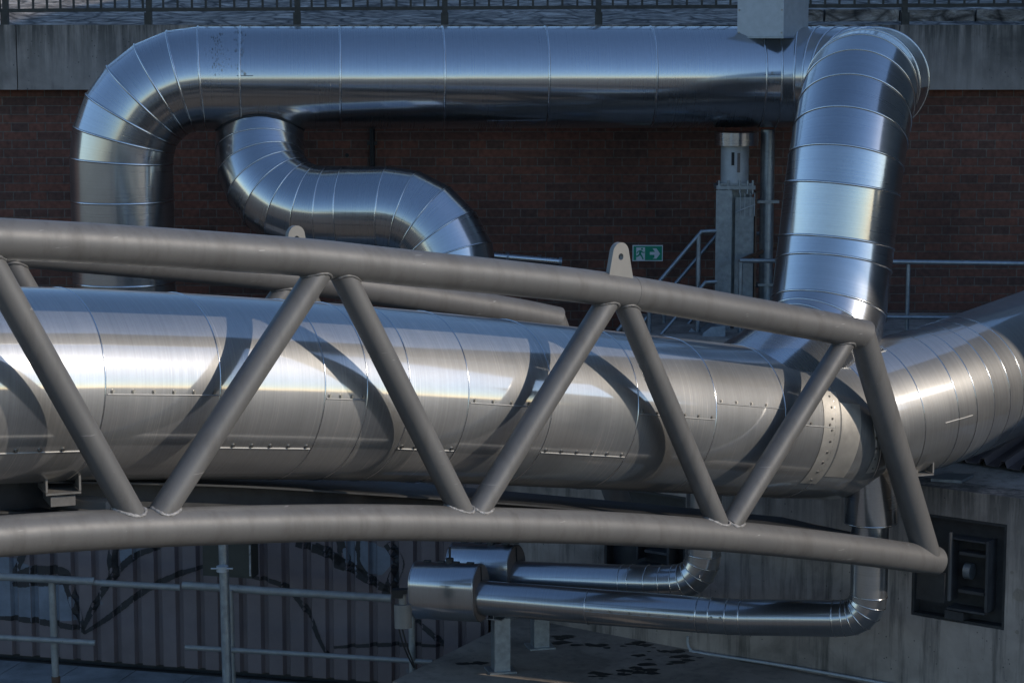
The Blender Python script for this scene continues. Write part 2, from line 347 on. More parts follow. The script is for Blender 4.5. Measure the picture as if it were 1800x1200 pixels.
def frames(pts):
    n = len(pts); T = []
    for i in range(n):
        if i == 0: t = pts[1]-pts[0]
        elif i == n-1: t = pts[-1]-pts[-2]
        else: t = (pts[i+1]-pts[i]).normalized() + (pts[i]-pts[i-1]).normalized()
        T.append(t.normalized())
    up = Vector((0, 0, 1)) if abs(T[0].z) < 0.9 else Vector((0, 1, 0))
    e1 = (up - T[0]*up.dot(T[0])).normalized(); out = []
    for i in range(n):
        if i: 
            e1 = (e1 - T[i]*e1.dot(T[i])).normalized()
        out.append((pts[i], T[i], e1, T[i].cross(e1)))
    return out
def bez_arc(a, c, b, R, n):
    """points of the fillet arc of radius R at corner c between a and b (n gores -> n+1 points)"""
    d1 = (a-c).normalized(); d2 = (b-c).normalized()
    ang = d1.angle(d2); tl = R / math.tan(ang/2)
    p1 = c + d1*tl; nrm = (d1+d2).normalized(); cen = c + nrm*(R/math.sin(ang/2))
    x = (p1-cen).normalized(); axis = x.cross(-d1).normalized()
    y = axis.cross(x); sweep = PI-ang
    if (cen + (x*math.cos(sweep)+y*math.sin(sweep))*R - (c+d2*tl)).length > 1e-3: y = -y
    # circumscribed gores: vertices slightly outside so that mid-gore touches the arc
    return [cen + (x*math.cos(sweep*k/n)+y*math.sin(sweep*k/n))*R for k in range(n+1)]
def catmull(pts, n=8):
    out = []
    P0 = [pts[0]*2-pts[1]] + pts + [pts[-1]*2-pts[-2]]
    for i in range(1, len(P0)-2):
        a, b, c, d = P0[i-1], P0[i], P0[i+1], P0[i+2]
        for k in range(n):
            t = k/n
            out.append(0.5*((2*b)+(c-a)*t+(2*a-5*b+4*c-d)*t*t+(3*b-a-3*c+d)*t**3))
    out.append(pts[-1]); return out

NS = 72
class Duct:
    """clad duct along a polyline with mitred joints; every joint can carry a bead ring"""
    def __init__(s, pts, r, root, mat, bead=0.007):
        s.p = pts; s.root = root; s.mat = mat; s.bead = bead
        n = len(pts); s.n = n
        s.r = r if isinstance(r, list) else [r]*n      # radius at each joint
        s.t = [(pts[i+1]-pts[i]).normalized() for i in range(n-1)]
        s.m = []
        for i in range(n):
            if i == 0: s.m.append(s.t[0])
            elif i == n-1: s.m.append(s.t[-1])
            else: s.m.append((s.t[i-1]+s.t[i]).normalized())
        up = Vector((0, 0, 1)) if abs(s.t[0].z) < 0.9 else Vector((0, -1, 0))
        e1 = (up - s.t[0]*up.dot(s.t[0])).normalized(); s.e = []
        for i in range(n-1):
            if i:
                # reflect through the mitre plane so rings of both sides coincide
                q = s.t[i-1].rotation_difference(s.t[i]); e1 = q @ e1
                e1 = (e1 - s.t[i]*e1.dot(s.t[i])).normalized()
            s.e.append((e1.copy(), s.t[i].cross(e1)))
        s.cum = [0]
        for i in range(1, n): s.cum.append(s.cum[-1] + (pts[i]-pts[i-1]).length)
    def ringpt(s, i, seg, a, grow=0.0):
        e1, e2 = s.e[seg]; t = s.t[seg]; m = s.m[i]; r = s.r[i]+grow
        o = e1*(r*math.cos(a)) + e2*(r*math.sin(a))
        return s.p[i] + o - t*(o.dot(m)/t.dot(m))
    def section(s, i0, i1, name, label=None, mat=None, thick=0.0):
        mb = MB()
        for i in range(i0, i1):
            b = len(mb.v); sg = random.random(); off = random.random()*3
            L_ = s.cum[i+1]-s.cum[i]
            nsub = 2
            for j in range(nsub+1):
                f = j/nsub
                for k in range(NS):
                    a = 2*PI*k/NS
                    mb.v.append(s.ringpt(i, i, a).lerp(s.ringpt(i+1, i, a), f))
            rr = s.r[i]
            for j in range(nsub):
                for k in range(NS):
                    k2 = (k+1) % NS
                    u0, u1 = rr*2*PI*k/NS, rr*2*PI*(k+1)/NS
                    v0, v1 = s.cum[i]+off+L_*j/nsub, s.cum[i]+off+L_*(j+1)/nsub
                    mb.face([b+j*NS+k, b+(j+1)*NS+k, b+(j+1)*NS+k2, b+j*NS+k2], [(u0, v0), (u0, v1), (u1, v1), (u1, v0)], True, sg)
        # fix orientation
        f0 = mb.f[0]; c = (mb.v[f0[0]]+mb.v[f0[2]])/2
        nn = (mb.v[f0[1]]-mb.v[f0[0]]).cross(mb.v[f0[2]]-mb.v[f0[1]])
        ctr = (s.p[i0]+s.p[i0+1])/2
        if nn.dot(c-ctr) < 0: mb.f = [f[::-1] for f in mb.f]; mb.uv = [u[::-1] for u in mb.uv]
        return mb.build(name, mat or s.mat, s.root, label)
    def beads(s, idx, name='bead_ring', mat=None, b=None, parent=None):
        for i in idx:
            mb = MB(); seg = min(i, s.n-2); q = 8; b_ = b or s.bead
            for k in range(NS):
                a = 2*PI*k/NS; e1, e2 = s.e[seg]
                o = (e1*math.cos(a)+e2*math.sin(a)); pt = s.ringpt(i, seg, a)
                for j in range(q):
                    al = 2*PI*j/q
                    mb.v.append(pt + o*(b_*math.cos(al)*0.8) + s.m[i]*(b_*math.sin(al)))
            for k in range(NS):
                for j in range(q):
                    k2 = (k+1) % NS; j2 = (j+1) % q
                    mb.face([k*q+j, k2*q+j, k2*q+j2, k*q+j2], None, True)
            mb.build(name, mat or M_BEAD, parent or s.root)
    def at(s, length, ang, grow=0.0):
        """surface point at arc length and angle from the top, positive towards the camera side"""
        for i in range(s.n-1):
            if length <= s.cum[i+1] or i == s.n-2: break
        f = (length-s.cum[i])/(s.cum[i+1]-s.cum[i]); e1, e2 = s.e[i]
        # angle measured from world up, towards -Y side
        t = s.t[i]; up = (Vector((0, 0, 1))-t*t.z).normalized(); sd = t.cross(up)
        if sd.y > 0: sd = -sd
        o = up*math.cos(ang)+sd*math.sin(ang); rr = lerp(s.r[i], s.r[i+1], f)
        c = s.p[i].lerp(s.p[i+1], f)
        return c+o*(rr+grow), o, t
    def seam(s, l0, l1, ang, nsc=6, w=0.012, screws=True, parent=None, hgt=0.004):
        sa = w/s.r[0]; k = 16
        mb = MB().tube([s.at(lerp(l0, l1, i/k), ang, 0.001)[0] for i in range(k+1)], hgt, 8)
        so_ = mb.build('seam_strip', M_SEAM, parent or s.root)
        if screws:
            for i in range(nsc):
                l = lerp(l0, l1, (i+0.25)/(nsc-0.5)) if nsc > 1 else (l0+l1)/2
                pt, o, t = s.at(l, ang-sa*1.3, 0.0)
                screw(pt, o, so_)
        return so_
SCREW_ME = None
def screw(pt, nrm, parent, sc=1.0):
    global SCREW_ME
    if SCREW_ME is None:
        mb = MB(); mb.tube([Vector((0, 0, -0.002)), Vector((0, 0, 0.003))], 0.011, 10)
        mb.tube([Vector((0, 0, 0.003)), Vector((0, 0, 0.009))], 0.007, 6, smooth=False)
        tmp = mb.build('screw', M_SCREW); SCREW_ME = tmp.data; bpy.data.objects.remove(tmp)
    o = bpy.data.objects.new('screw', SCREW_ME); COL.objects.link(o); o.parent = parent
    off = parent.location if parent.parent is None else Vector((0, 0, 0))
    o.matrix_parent_inverse = Matrix.Translation(-off)
    o.location = pt; o.rotation_euler = nrm.to_track_quat('Z', 'Y').to_euler(); o.scale = (sc, sc, sc)
    return o

def copy_tree(o, parent=None):
    c = o.copy(); COL.objects.link(c)
    if parent: c.parent = parent
    for ch in o.children: copy_tree(ch, c)
    return c
def disc_prism(c, n, r, thick, k=32, e=None):
    n = n.normalized(); up = Vector((0, 0, 1)) if abs(n.z) < .9 else Vector((1, 0, 0))
    e1 = (up-n*up.dot(n)).normalized(); e2 = n.cross(e1)
    return [c+e1*(r*math.cos(2*PI*i/k))+e2*(r*math.sin(2*PI*i/k)) for i in range(k)], n*thick

# ================================================================== SETTING
Z = lambda z: z + H            # heights below are measured from the eye
GZ = 0.0                       # yard ground (5.2 m under the eye)
mb = MB(); 
mb.v += [Vector(p) for p in ((-600, -900, GZ), (600, -900, GZ), (600, 900, GZ), (-600, 900, GZ))]; mb.face([0, 1, 2, 3])
tag(mb.build('ground', M_GROUND), None, None, kind='structure')
# raised bank behind the wall
mb = MB(); nx, ny = 60, 24
for j in range(ny+1):
    for i in range(nx+1):
        x = -14+28*i/nx; y = 18.95+16*j/ny
        z = Z(-0.12)+ (y-18.95)*0.17 + 0.03*math.sin(x*3.1+y*5)+0.025*random.uniform(-1, 1)
        mb.v.append(Vector((x, y, z)))
for j in range(ny):
    for i in range(nx): mb.face([j*(nx+1)+i, j*(nx+1)+i+1, (j+1)*(nx+1)+i+1, (j+1)*(nx+1)+i], None, True)
tag(mb.build('bank', M_BANK), None, None, kind='structure')

# ------------------------------------------------------------------ brick wall and coping
WY = 18.5                      # wall face
ztop = ony(0, 44, WY-0.14).z; zbc = ony(0, 158, WY-0.14).z
bw = thing('brick_wall', (0, WY, 0), 'long dark red brick retaining wall with a concrete band, behind the ducts', 'wall')
o = MB().box((0, WY+0.25, (zbc-0.0)/2), 26, 0.5, zbc, ).build('wall_face', M_BRICK, bw)
mb = MB()
xs = [-13, -8.1, ony(36, 100, WY).x, 3.1, 8.2, 13]
for a, b in zip(xs[:-1], xs[1:]):
    mb.box(((a+b)/2, WY+0.12, (zbc+ztop)/2), (b-a)-0.008, 0.52, ztop-zbc)
me = mb.build('concrete_coping', M_COPE, bw)
# tie material z range to the object: shift object origin to the coping top
for v in me.data.vertices: v.co.z -= ztop
me.location.z += ztop
# small stone curb course above on the right part
mb = MB()
for i in range(7):
    x0 = 1.95+i*0.62
    mb.box((x0+0.3, WY+0.42, ztop+0.075), 0.60, 0.16, 0.09+0.01*random.random())
mb.build('stone_course', M_BANK, bw)
# holes / fixings in the brick face
mb = MB(); c = ony(610, 273, WY); pts, ex = disc_prism(c+Vector((0, -0.004, 0)), Vector((0, 1, 0)), 0.016, 0.01); mb.prism(pts, ex)
mb.build('wall_hole', M_BLACK, bw)
# dark downpipe groove
dp = thing('downpipe', ony(654, 290, WY-0.05), 'thin black downpipe on the brick wall, behind the curved branch duct', 'pipe')
a, b = ony(654, 222, WY-0.03), ony(656, 420, WY-0.03)
MB().tube([a, b], 0.022, 14).build('pipe_shaft', M_BLACK, dp)
mb = MB(); mb.box(lerp(a, b, 0.15), 0.08, 0.03, 0.03); mb.build('pipe_clip', M_DARK, dp)

# ------------------------------------------------------------------ fence on the wall top
fence = thing('railing_fence', (0, WY+0.35, ztop), 'old rusty railing fence with thin upright bars, along the top of the brick wall', 'fence')
FY = WY+0.36
px = [10, 262, 523, 782, 1052, 1322, 1590, 1862]
PX = [ony(p, 20, FY).x for p in px]
zr = ony(0, 19, FY).z
def rz(x): return zr + (x-PX[0])*0.0055
for x in [PX[0]-1.15]+PX:
    m_ = MB(); m_.box((x, FY, (ztop+rz(x)+1.0)/2-0.0), 0.045, 0.05, 1.0+rz(x)-ztop); 
    m_.box((x, FY-0.045, ztop+0.03), 0.06, 0.05, 0.14); m_.build('post', M_FENCE, fence)
al = [PX[0]-1.15]+PX
for a, b in zip(al[:-1], al[1:]):
    p1 = Vector((a, FY-0.005, rz(a))); p2 = Vector((b, FY-0.005, rz(b))); d = (p2-p1).normalized()
    m_ = MB(); m_.box((p1+p2)/2, (p2-p1).length, 0.035, 0.03, ax=d, az=Vector((-d.z, 0, d.x))); m_.build('rail', M_FENCE, fence)
    p3 = p1+Vector((0, 0, 0.9)); p4 = p2+Vector((0, 0, 0.9))
    m_ = MB(); m_.box((p3+p4)/2, (p4-p3).length, 0.04, 0.035, ax=d, az=Vector((-d.z, 0, d.x))); m_.build('rail', M_FENCE, fence)
    k = 10
    for i in range(1, k+1):
        if i == k+1: continue
        x = lerp(a, b, i/(k+0.45)); 
        m_ = MB(); m_.box((x+random.uniform(-.004, .004), FY, rz(x)+0.45), 0.017, 0.017, 0.88); m_.build('baluster', M_FENCE, fence)

# ------------------------------------------------------------------ terrace + abutment + slab
ter = MB().box(((0.9+9)/2, (16.95+WY-0.002)/2, Z(-2.37)/2), 8.1, WY-0.002-16.95, Z(-2.37)).build('concrete_terrace', M_CONC)
tag(ter, 'low concrete terrace at the foot of the brick wall, behind the tall riser duct', 'terrace')
mb = MB().box(ony(1690, 552, 18.42)+Vector((0.6, -0.02, -0.02)), 4.0, 0.09, 0.06); 
mb.build('kerb', M_CONC, None); k_ = bpy.data.objects['kerb']; tag(k_, 'narrow mossy kerb where the brick wall meets the terrace, right side', 'kerb')

fdir = Vector((0.806, -0.591, 0)).normalized(); fn = Vector((-0.591, -0.806, 0)).normalized()   # abutment face direction and outward normal
A0 = Vector((2.68, 14.60, 0))-fn*0.58; TOPZ = onplane(1620, 853, A0+Vector((0, 0, H)), fn).z; SLZ = onplane(1365, 1170, A0+Vector((0, 0, H)), fn).z
def onface(u, v, out=0.0): return onplane(u, v, A0+fn*out+Vector((0, 0, H)), fn)
sL = (onface(880, 930)-A0).dot(fdir); sR = 1.0
ab = thing('concrete_abutment', A0+Vector((0, 0, 0)), 'big stained concrete abutment carrying the bridge end, lower right', 'abutment')
def fp(s, z, back=0.0): return Vector((A0.x, A0.y, 0))+fdir*s-fn*back+Vector((0, 0, z))
# pockets (front and rear bearing)
def sof(u, v): return (onface(u, v)-A0).dot(fdir)
p1 = (sof(1603, 1000), sof(1768, 1000), onface(1603, 1080).z, onface(1700, 912).z)
p2 = (sof(1062, 950), sof(1205, 950), onface(1100, 1008).z, onface(1100, 858).z)
mb = MB(); depth = 2.6; cd = 0.28
def fbox(mb, s0, s1, z0, z1, b0, b1):
    c = fp((s0+s1)/2, (z0+z1)/2, (b0+b1)/2); mb.box(c, abs(s1-s0), abs(b1-b0), abs(z1-z0), ax=fdir, ay=-fn)
# face built as slabs around the two pockets
def wallband(s0, s1, z0, z1): fbox(mb, s0, s1, z0, z1, 0, cd)
wallband(sL, p2[0], 0, TOPZ); wallband(p2[0], p2[1], 0, p2[2]); wallband(p2[0], p2[1], p2[3], TOPZ)
wallband(p2[1], p1[0], 0, TOPZ); wallband(p1[0], p1[1], 0, p1[2]); wallband(p1[0], p1[1], p1[3], TOPZ); wallband(p1[1], sR, 0, TOPZ)
body = mb.build('abutment_face', M_ABUT, ab)
mb = MB(); fbox(mb, sL, sR, 0, TOPZ-0.003, cd+0.001, depth); mb.build('abutment_core', M_CONC, ab)
# dark steel in the pockets
def pocket(pp, full):
    s0, s1, z0, z1 = pp; cd = 0.11
    w_ = s1-s0; h_ = z1-z0
    mb = MB(); fbox(mb, s0+0.003, s1-0.003, z0+0.003, z1-0.003, cd-0.02, cd-0.002); pl = mb.build('bearing_recess', M_DARK, ab)
    mb = MB(); t = 0.012
    fbox(mb, s0+0.002, s1-0.002, z1-0.02, z1-0.003, 0.004, cd-0.021); fbox(mb, s0+0.002, s1-0.002, z0+0.003, z0+0.02, 0.004, cd-0.021)
    fbox(mb, s1-0.02, s1-0.002, z0+0.021, z1-0.021, 0.004, cd-0.021); fbox(mb, s0+0.002, s0+0.02, z0+0.021, z1-0.021, 0.004, cd-0.021)
    mb.build('recess_lining', M_DARK, ab)
    # bearing bracket
    mb = MB()
    a0, a1 = s0+0.42*w_, s0+0.82*w_
    fbox(mb, a0, a1, z0+0.80*h_, z0+0.815*h_, -0.03, cd-0.021)
    fbox(mb, a0+0.1*w_, a1, z0+0.66*h_, z0+0.69*h_, -0.02, cd-0.021)
    fbox(mb, a0+0.1*w_, a1-0.02, z0+0.30*h_, z0+0.33*h_, -0.02, cd-0.021)
    fbox(mb, a1, a1+0.018, z0+0.16*h_, z0+0.83*h_, -0.05, cd-0.021)
    fbox(mb, a0, a0+0.012, z0+0.20*h_, z0+0.80*h_, -0.02, cd-0.021)
    fbox(mb, a0, a1, z0+0.13*h_, z0+0.15*h_, -0.05, cd-0.021)
    fbox(mb, s0+0.38*w_, s0+0.58*w_, z0+0.03*h_, z0+0.11*h_, -0.02, cd-0.021)
    mb.build('bearing_bracket', simple('bracket steel', (0.075, 0.075, 0.078), 0.5, 0.4, var=0.25), ab)
    mb = MB(); c = fp(a0+0.14*w_, z0+0.5*h_, 0.03); pts, ex = disc_prism(c, fdir, 0.055, 0.05, 20); mb.prism(pts, ex); mb.build('bearing_pin', M_GALV, ab)
pocket(p1, True); pocket(p2, False)
# a few cast marks / patch on the face
for (u, v, rr) in ((1792, 1045, 0.045), (1779, 1005, 0.012), (1790, 935, 0.012), (1788, 1110, 0.014)):
    pts, ex = disc_prism(onface(u, v, 0.0015), fn, rr, 0.002, 14); pts = [p+Vector((random.uniform(-1, 1), random.uniform(-1, 1)*0, random.uniform(-1, 1)))*rr*0.12 for p in pts]
    MB().prism(pts, ex).build('dark_patch', M_SLAB, ab)

c1 = onz(690, 1197, SLZ); c2 = onz(866, 1108, SLZ); dd = (c2-c1).normalized()
cfar = c2+dd*0.9
front = onz(1800, 1330, SLZ)
mb = MB(); base = [c1, cfar, fp(sL+0.2, SLZ, 0.4), fp(sR, SLZ, 0.4), fp(sR, SLZ, -2.2), c1+fdir*2.6-Vector((0, 0, 0))]
mb.prism([Vector((p.x, p.y, SLZ-0.3)) for p in base], Vector((0, 0, 0.3)))
slab = mb.build('concrete_slab', M_SLAB); tag(slab, 'stained concrete slab in front of the abutment, under the small pipes', 'slab')
# wet stains on the slab: irregular thin blots
for (u, v, sx, sy, n) in ((1175, 1150, .30, .13, 26), (985, 1122, .10, .05, 9), (830, 1165, .07, .03, 5), (1045, 1132, .2, .05, 9), (1050, 1185, .08, .05, 6), (1110, 1175, .2, .08, 12)):
    mb = MB(); c = onz(u, v, SLZ)
    for k in range(n):
        q = c+Vector((random.gauss(0, sx*.6), random.gauss(0, sy), 0.0012+0.0004*k/n)); r0 = random.uniform(.012, .05)
        pts = [q+Vector((math.cos(a)*r0*1.5*random.uniform(.5, 1.3), math.sin(a)*r0*random.uniform(.5, 1.2), 0)) for a in [2*PI*i/11 for i in range(11)]]
        b = len(mb.v); mb.v += pts; mb.face(range(b, b+11))
    mb.build('wet_stain', M_STAIN, slab)
# thin conduit along the slab edge
cd_ = thing('conduit', onz(1215, 1146, SLZ), 'thin grey conduit running along the foot of the concrete abutment', 'conduit')
pts = [onface(1209, 1118, .03), onface(1209, 1130, .03), onface(1214, 1141, .035), onface(1232, 1147, .04), onface(1400, 1173, .04), onface(1640, 1216, .04)]
MB().tube(catmull(pts, 6), 0.011, 10).build('conduit_tube', M_GALVL, cd_)
# cover plate on abutment top, corrugated sheet piece, C shoe
tag(MB().prism([onz(1636, 846, TOPZ+0.004), onz(1690, 849, TOPZ+0.004), onz(1712, 838, TOPZ+0.004), onz(1660, 835, TOPZ+0.004)], Vector((0, 0, 0.02))).build('steel_plate', M_GALV), 'small bluish steel plate lying on top of the abutment, under the right duct', 'plate')
mb = MB(); 
e0 = onz(1662, 806, TOPZ+0.02); e1_ = onz(1830, 832, TOPZ+0.02); ed = (e1_-e0).normalized(); back = Vector((0.55, 0.83, 0.10)).normalized()
Lw = (e1_-e0).length; per = 0.17; prof = []
x = 0
while x < Lw:
    prof += [(x, 0), (x+0.10, 0), (x+0.12, 0.045), (x+0.15, 0.045)]; x += per
nn_ = len(prof)
for (s_, h_) in prof:
    p = e0+ed*s_+Vector((0, 0, h_)); mb.v += [p, p+back*1.2]
for i in range(nn_-1): mb.face([2*i, 2*i+2, 2*i+3, 2*i+1])
rs = mb.build('roof_sheet', M_CORR); tag(rs, 'dark corrugated sheet resting on the abutment, under the right duct', 'metal sheet')
sm = rs.modifiers.new('solid', 'SOLIDIFY'); sm.thickness = 0.002

# ------------------------------------------------------------------ corrugated wall with graffiti (lower left)
cA = onz(0, 1161, GZ+0.0); cB = onz(460, 1196, GZ+0.0)
cwd = (cB-cA); cwd.z = 0; cwd.normalize(); cwn = Vector((cwd.y, -cwd.x, 0))
if cwn.y > 0: cwn = -cwn
cA = Vector((cA.x, cA.y, 0))
CT = onplane(500, 760, cA+Vector((0, 0, H)), cwn).z
def prof_d(s):
    q = (s % 0.181)/0.181
    if q < 0.62: return 0.0
    if q < 0.72: return -0.04*(q-0.62)/0.10
    if q < 0.90: return -0.04
    return -0.04*(1-(q-0.90)/0.10)
cw = thing('corrugated_wall', cA, 'dark corrugated metal wall with black graffiti strokes, lower left', 'wall')
mb = MB(); s0, s1 = -0.9, (onplane(884, 1100, cA+Vector((0, 0, H)), cwn)-cA).dot(cwd)-0.2
brk = []; s = math.floor(s0/0.181)*0.181
while s < s1:
    brk += [s, s+0.62*0.181, s+0.72*0.181, s+0.90*0.181]; s += 0.181
for s in brk:
    p = cA+cwd*s+cwn*prof_d(s+1e-6); mb.v += [p+Vector((0, 0, 0.06+0.0)), p+Vector((0, 0, CT))]
for i in range(len(brk)-1): mb.face([2*i, 2*i+2, 2*i+3, 2*i+1])
co = mb.build('metal_cladding', M_CORR, cw)
sm = co.modifiers.new('solid', 'SOLIDIFY'); sm.thickness = 0.003
def onwall(u, v):
    q = onplane(u, v, cA+Vector((0, 0, H)), cwn); return (q-cA).dot(cwd), q.z
def stroke(pix, wd, mat=M_INK, name='graffiti_stroke', lift=0.004):
    pts = [Vector((*onwall(*p), 0)) for p in pix]; pts = catmull(pts, 7)
    # resample finely so the ribbon follows the ribs
    fine = [pts[0]]
    for a, b in zip(pts[:-1], pts[1:]):
        k = max(1, int((b-a).length/0.012))
        for i in range(1, k+1): fine.append(a.lerp(b, i/k))
    mb = MB(); n = len(fine)
    for i, p in enumerate(fine):
        t = (fine[min(i+1, n-1)]-fine[max(i-1, 0)]); t = t.normalized() if t.length > 0 else Vector((1, 0, 0))
        nr = Vector((-t.y, t.x, 0)); ww = wd*(0.35+0.65*math.sin(PI*min(1, max(0.06, (i+1)/(n+1))))**0.5)*random.uniform(.9, 1.1)
        for k in (-1, 0, 1):
            q = p+nr*(ww*k/2)
            mb.v.append(cA+cwd*q.x+cwn*(prof_d(q.x)+lift)+Vector((0, 0, max(0.07, q.y))))
    for i in range(n-1):
        for k in range(2): mb.face([i*3+k, (i+1)*3+k, (i+1)*3+k+1, i*3+k+1])
    mb.build(name, mat, cw)
def patch(pix, mat=M_PALE):
    w2 = [onwall(*p) for p in pix]
    # scanline fill by narrow columns so that it follows the ribs
    xs_ = [p[0] for p in w2]; a = min(xs_); b = max(xs_); mb = MB(); st = 0.0095; x = a
    def span(x):
        ys = []
        for i in range(len(w2)):
            (xa, ya), (xb, yb) = w2[i], w2[(i+1) % len(w2)]
            if (xa-x)*(xb-x) < 0: ys.append(ya+(yb-ya)*(x-xa)/(xb-xa))
        return (min(ys), max(ys)) if len(ys) >= 2 else None
    while x < b:
        s1_, s2_ = span(x+1e-5), span(x+st)
        if s1_ and s2_:
            k = len(mb.v)
            for xx, yy in ((x, s1_[0]), (x+st, s2_[0]), (x+st, s2_[1]), (x, s1_[1])):
                mb.v.append(cA+cwd*xx+cwn*(prof_d(xx)+0.002)+Vector((0, 0, yy)))
            mb.face([k, k+1, k+2, k+3])
        x += st
    mb.build('graffiti_patch', mat, cw)
patch([(-40, 960), (30, 985), (70, 1000), (120, 1030), (140, 1090), (60, 1092), (-40, 1085)])
patch([(600, 950), (640, 950), (682, 965), (690, 990), (672, 1010), (630, 1010), (605, 985)])
patch([(205, 968), (245, 960), (240, 980), (215, 992)])
for pix, wd in (
    ([(48, 940), (40, 975), (26, 1010), (60, 1002), (110, 1004), (112, 1018), (60, 1024), (20, 1028)], 0.05),
    ([(0, 1085), (40, 1088), (90, 1095), (140, 1105), (150, 1112)], 0.035),
    ([(112, 1010), (130, 1060), (145, 1105)], 0.055),
    ([(200, 950), (196, 985), (198, 1010), (186, 1030)], 0.05),
    ([(278, 962), (240, 975), (205, 1005), (170, 1055), (146, 1105)], 0.04),
    ([(360, 995), (310, 1010), (250, 1040), (190, 1085), (148, 1112)], 0.035),
    ([(440, 1012), (500, 1030), (540, 1075), (560, 1120), (575, 1150)], 0.03),
    ([(520, 955), (570, 970), (620, 1000), (670, 1030), (700, 1035)], 0.055),
    ([(590, 945), (600, 980), (596, 1000)], 0.085),
    ([(555, 955), (580, 970), (610, 990)], 0.03),
    ([(630, 950), (628, 985), (640, 1005), (662, 1028)], 0.035),
    ([(680, 955), (700, 985), (690, 1020), (676, 1045)], 0.065),
    ([(585, 1137), (640, 1134), (700, 1132), (780, 1135)], 0.022),
    ([(730, 1090), (755, 1110), (778, 1132)], 0.03)):
    stroke(pix, wd*1.5)
# dark plinth gap and paving
mb = MB(); mb.box(cA+cwd*((s0+s1)/2)-cwn*0.12+Vector((0, 0, CT/2)), s1-s0, 0.1, CT-0.02, ax=cwd, ay=cwn); mb.build('wall_backing', M_DARK, cw)
pv = MB(); 
for i in range(-2, 12):
    for j in range(0, 5):
        c = cA+cwd*(i*0.5)+cwn*(0.35+j*0.5); pv.box((c.x, c.y, 0.02), 0.492, 0.492, 0.04, ax=cwd, ay=cwn)
tag(pv.build('paving', concrete('paving concrete', (0.22, 0.23, 0.23), 0.2)), None, None, kind='structure')

# ================================================================== PIPE BRIDGE (two trusses)
c0 = P(0, 600, 10.20); c1_ = P(1450, 600, 13.95)
ax_ = Vector((c1_.x-c0.x, c1_.y-c0.y, 0)).normalized(); pn = Vector((ax_.y, -ax_.x, 0))     # truss plane axis / normal to camera
def T(u, v, off=0.0): return onplane(u, v, c0+pn*off, pn)
br = thing('pipe_bridge', T(800, 925), 'grey painted tubular truss bridge with zigzag braces, in front of the big duct', 'truss bridge')
top_px = [(-260, 416), (-120, 415), (0, 420), (200, 430), (520, 451), (700, 469), (1050, 506), (1300, 547), (1450, 574), (1514, 588)]
bot_px = [(-260, 972), (-120, 955), (0, 942), (240, 928), (600, 918), (840, 921), (1090, 929), (1290, 943), (1480, 963), (1645, 985)]
top = catmull([T(*p) for p in top_px], 10); bot = catmull([T(*p) for p in bot_px], 10)
RC = 0.0945; RB = 0.065
f_end = T(1510, 590); r_end = P(968, 556, 15.2)
TV = Vector((r_end.x-f_end.x, r_end.y-f_end.y, -0.045))
def shift(pts, k): return [p+TV*k for p in pts]
def mitre_chord(pts, r, name, tdir):
    """chord whose right end is cut along the mitre with the end post"""
    mb = MB(); n = 40; fr = frames(pts)
    for i, (p, t, e1, e2) in enumerate(fr):
        for k in range(n):
            a = 2*PI*k/n; o = e1*(r*math.cos(a))+e2*(r*math.sin(a)); q = p+o
            if i == len(fr)-1 and tdir is not None:
                q = q - t*(o.dot(tdir)/t.dot(tdir))
            mb.v.append(q)
    for i in range(len(fr)-1):
        for k in range(n): mb.face([i*n+k, i*n+(k+1) % n, (i+1)*n+(k+1) % n, (i+1)*n+k], None, True)
    q = len(mb.v); mb.v += mb.v[:n]; mb.face([q+k for k in reversed(range(n))])
    q = len(mb.v); mb.v += mb.v[(len(fr)-1)*n:len(fr)*n]; mb.face([q+k for k in range(n)])
    return mb
post_top = T(1514, 588); post_bot = T(1630, 976)
pd = (post_bot-post_top).normalized()
tt = (top[-1]-top[-2]).normalized(); tb = (bot[-1]-bot[-2]).normalized()
m_top = (tt+pd).normalized(); m_bot = (tb-pd).normalized()
braces = [((-30, 440), (232, 905)), ((281, 905), (566, 470)), ((596, 470), (812, 900)), ((838, 900), (1072, 524)), ((1094, 524), (1262, 920)), ((1284, 922), (1492, 590)), ((-62, 440), (-330, 905))]
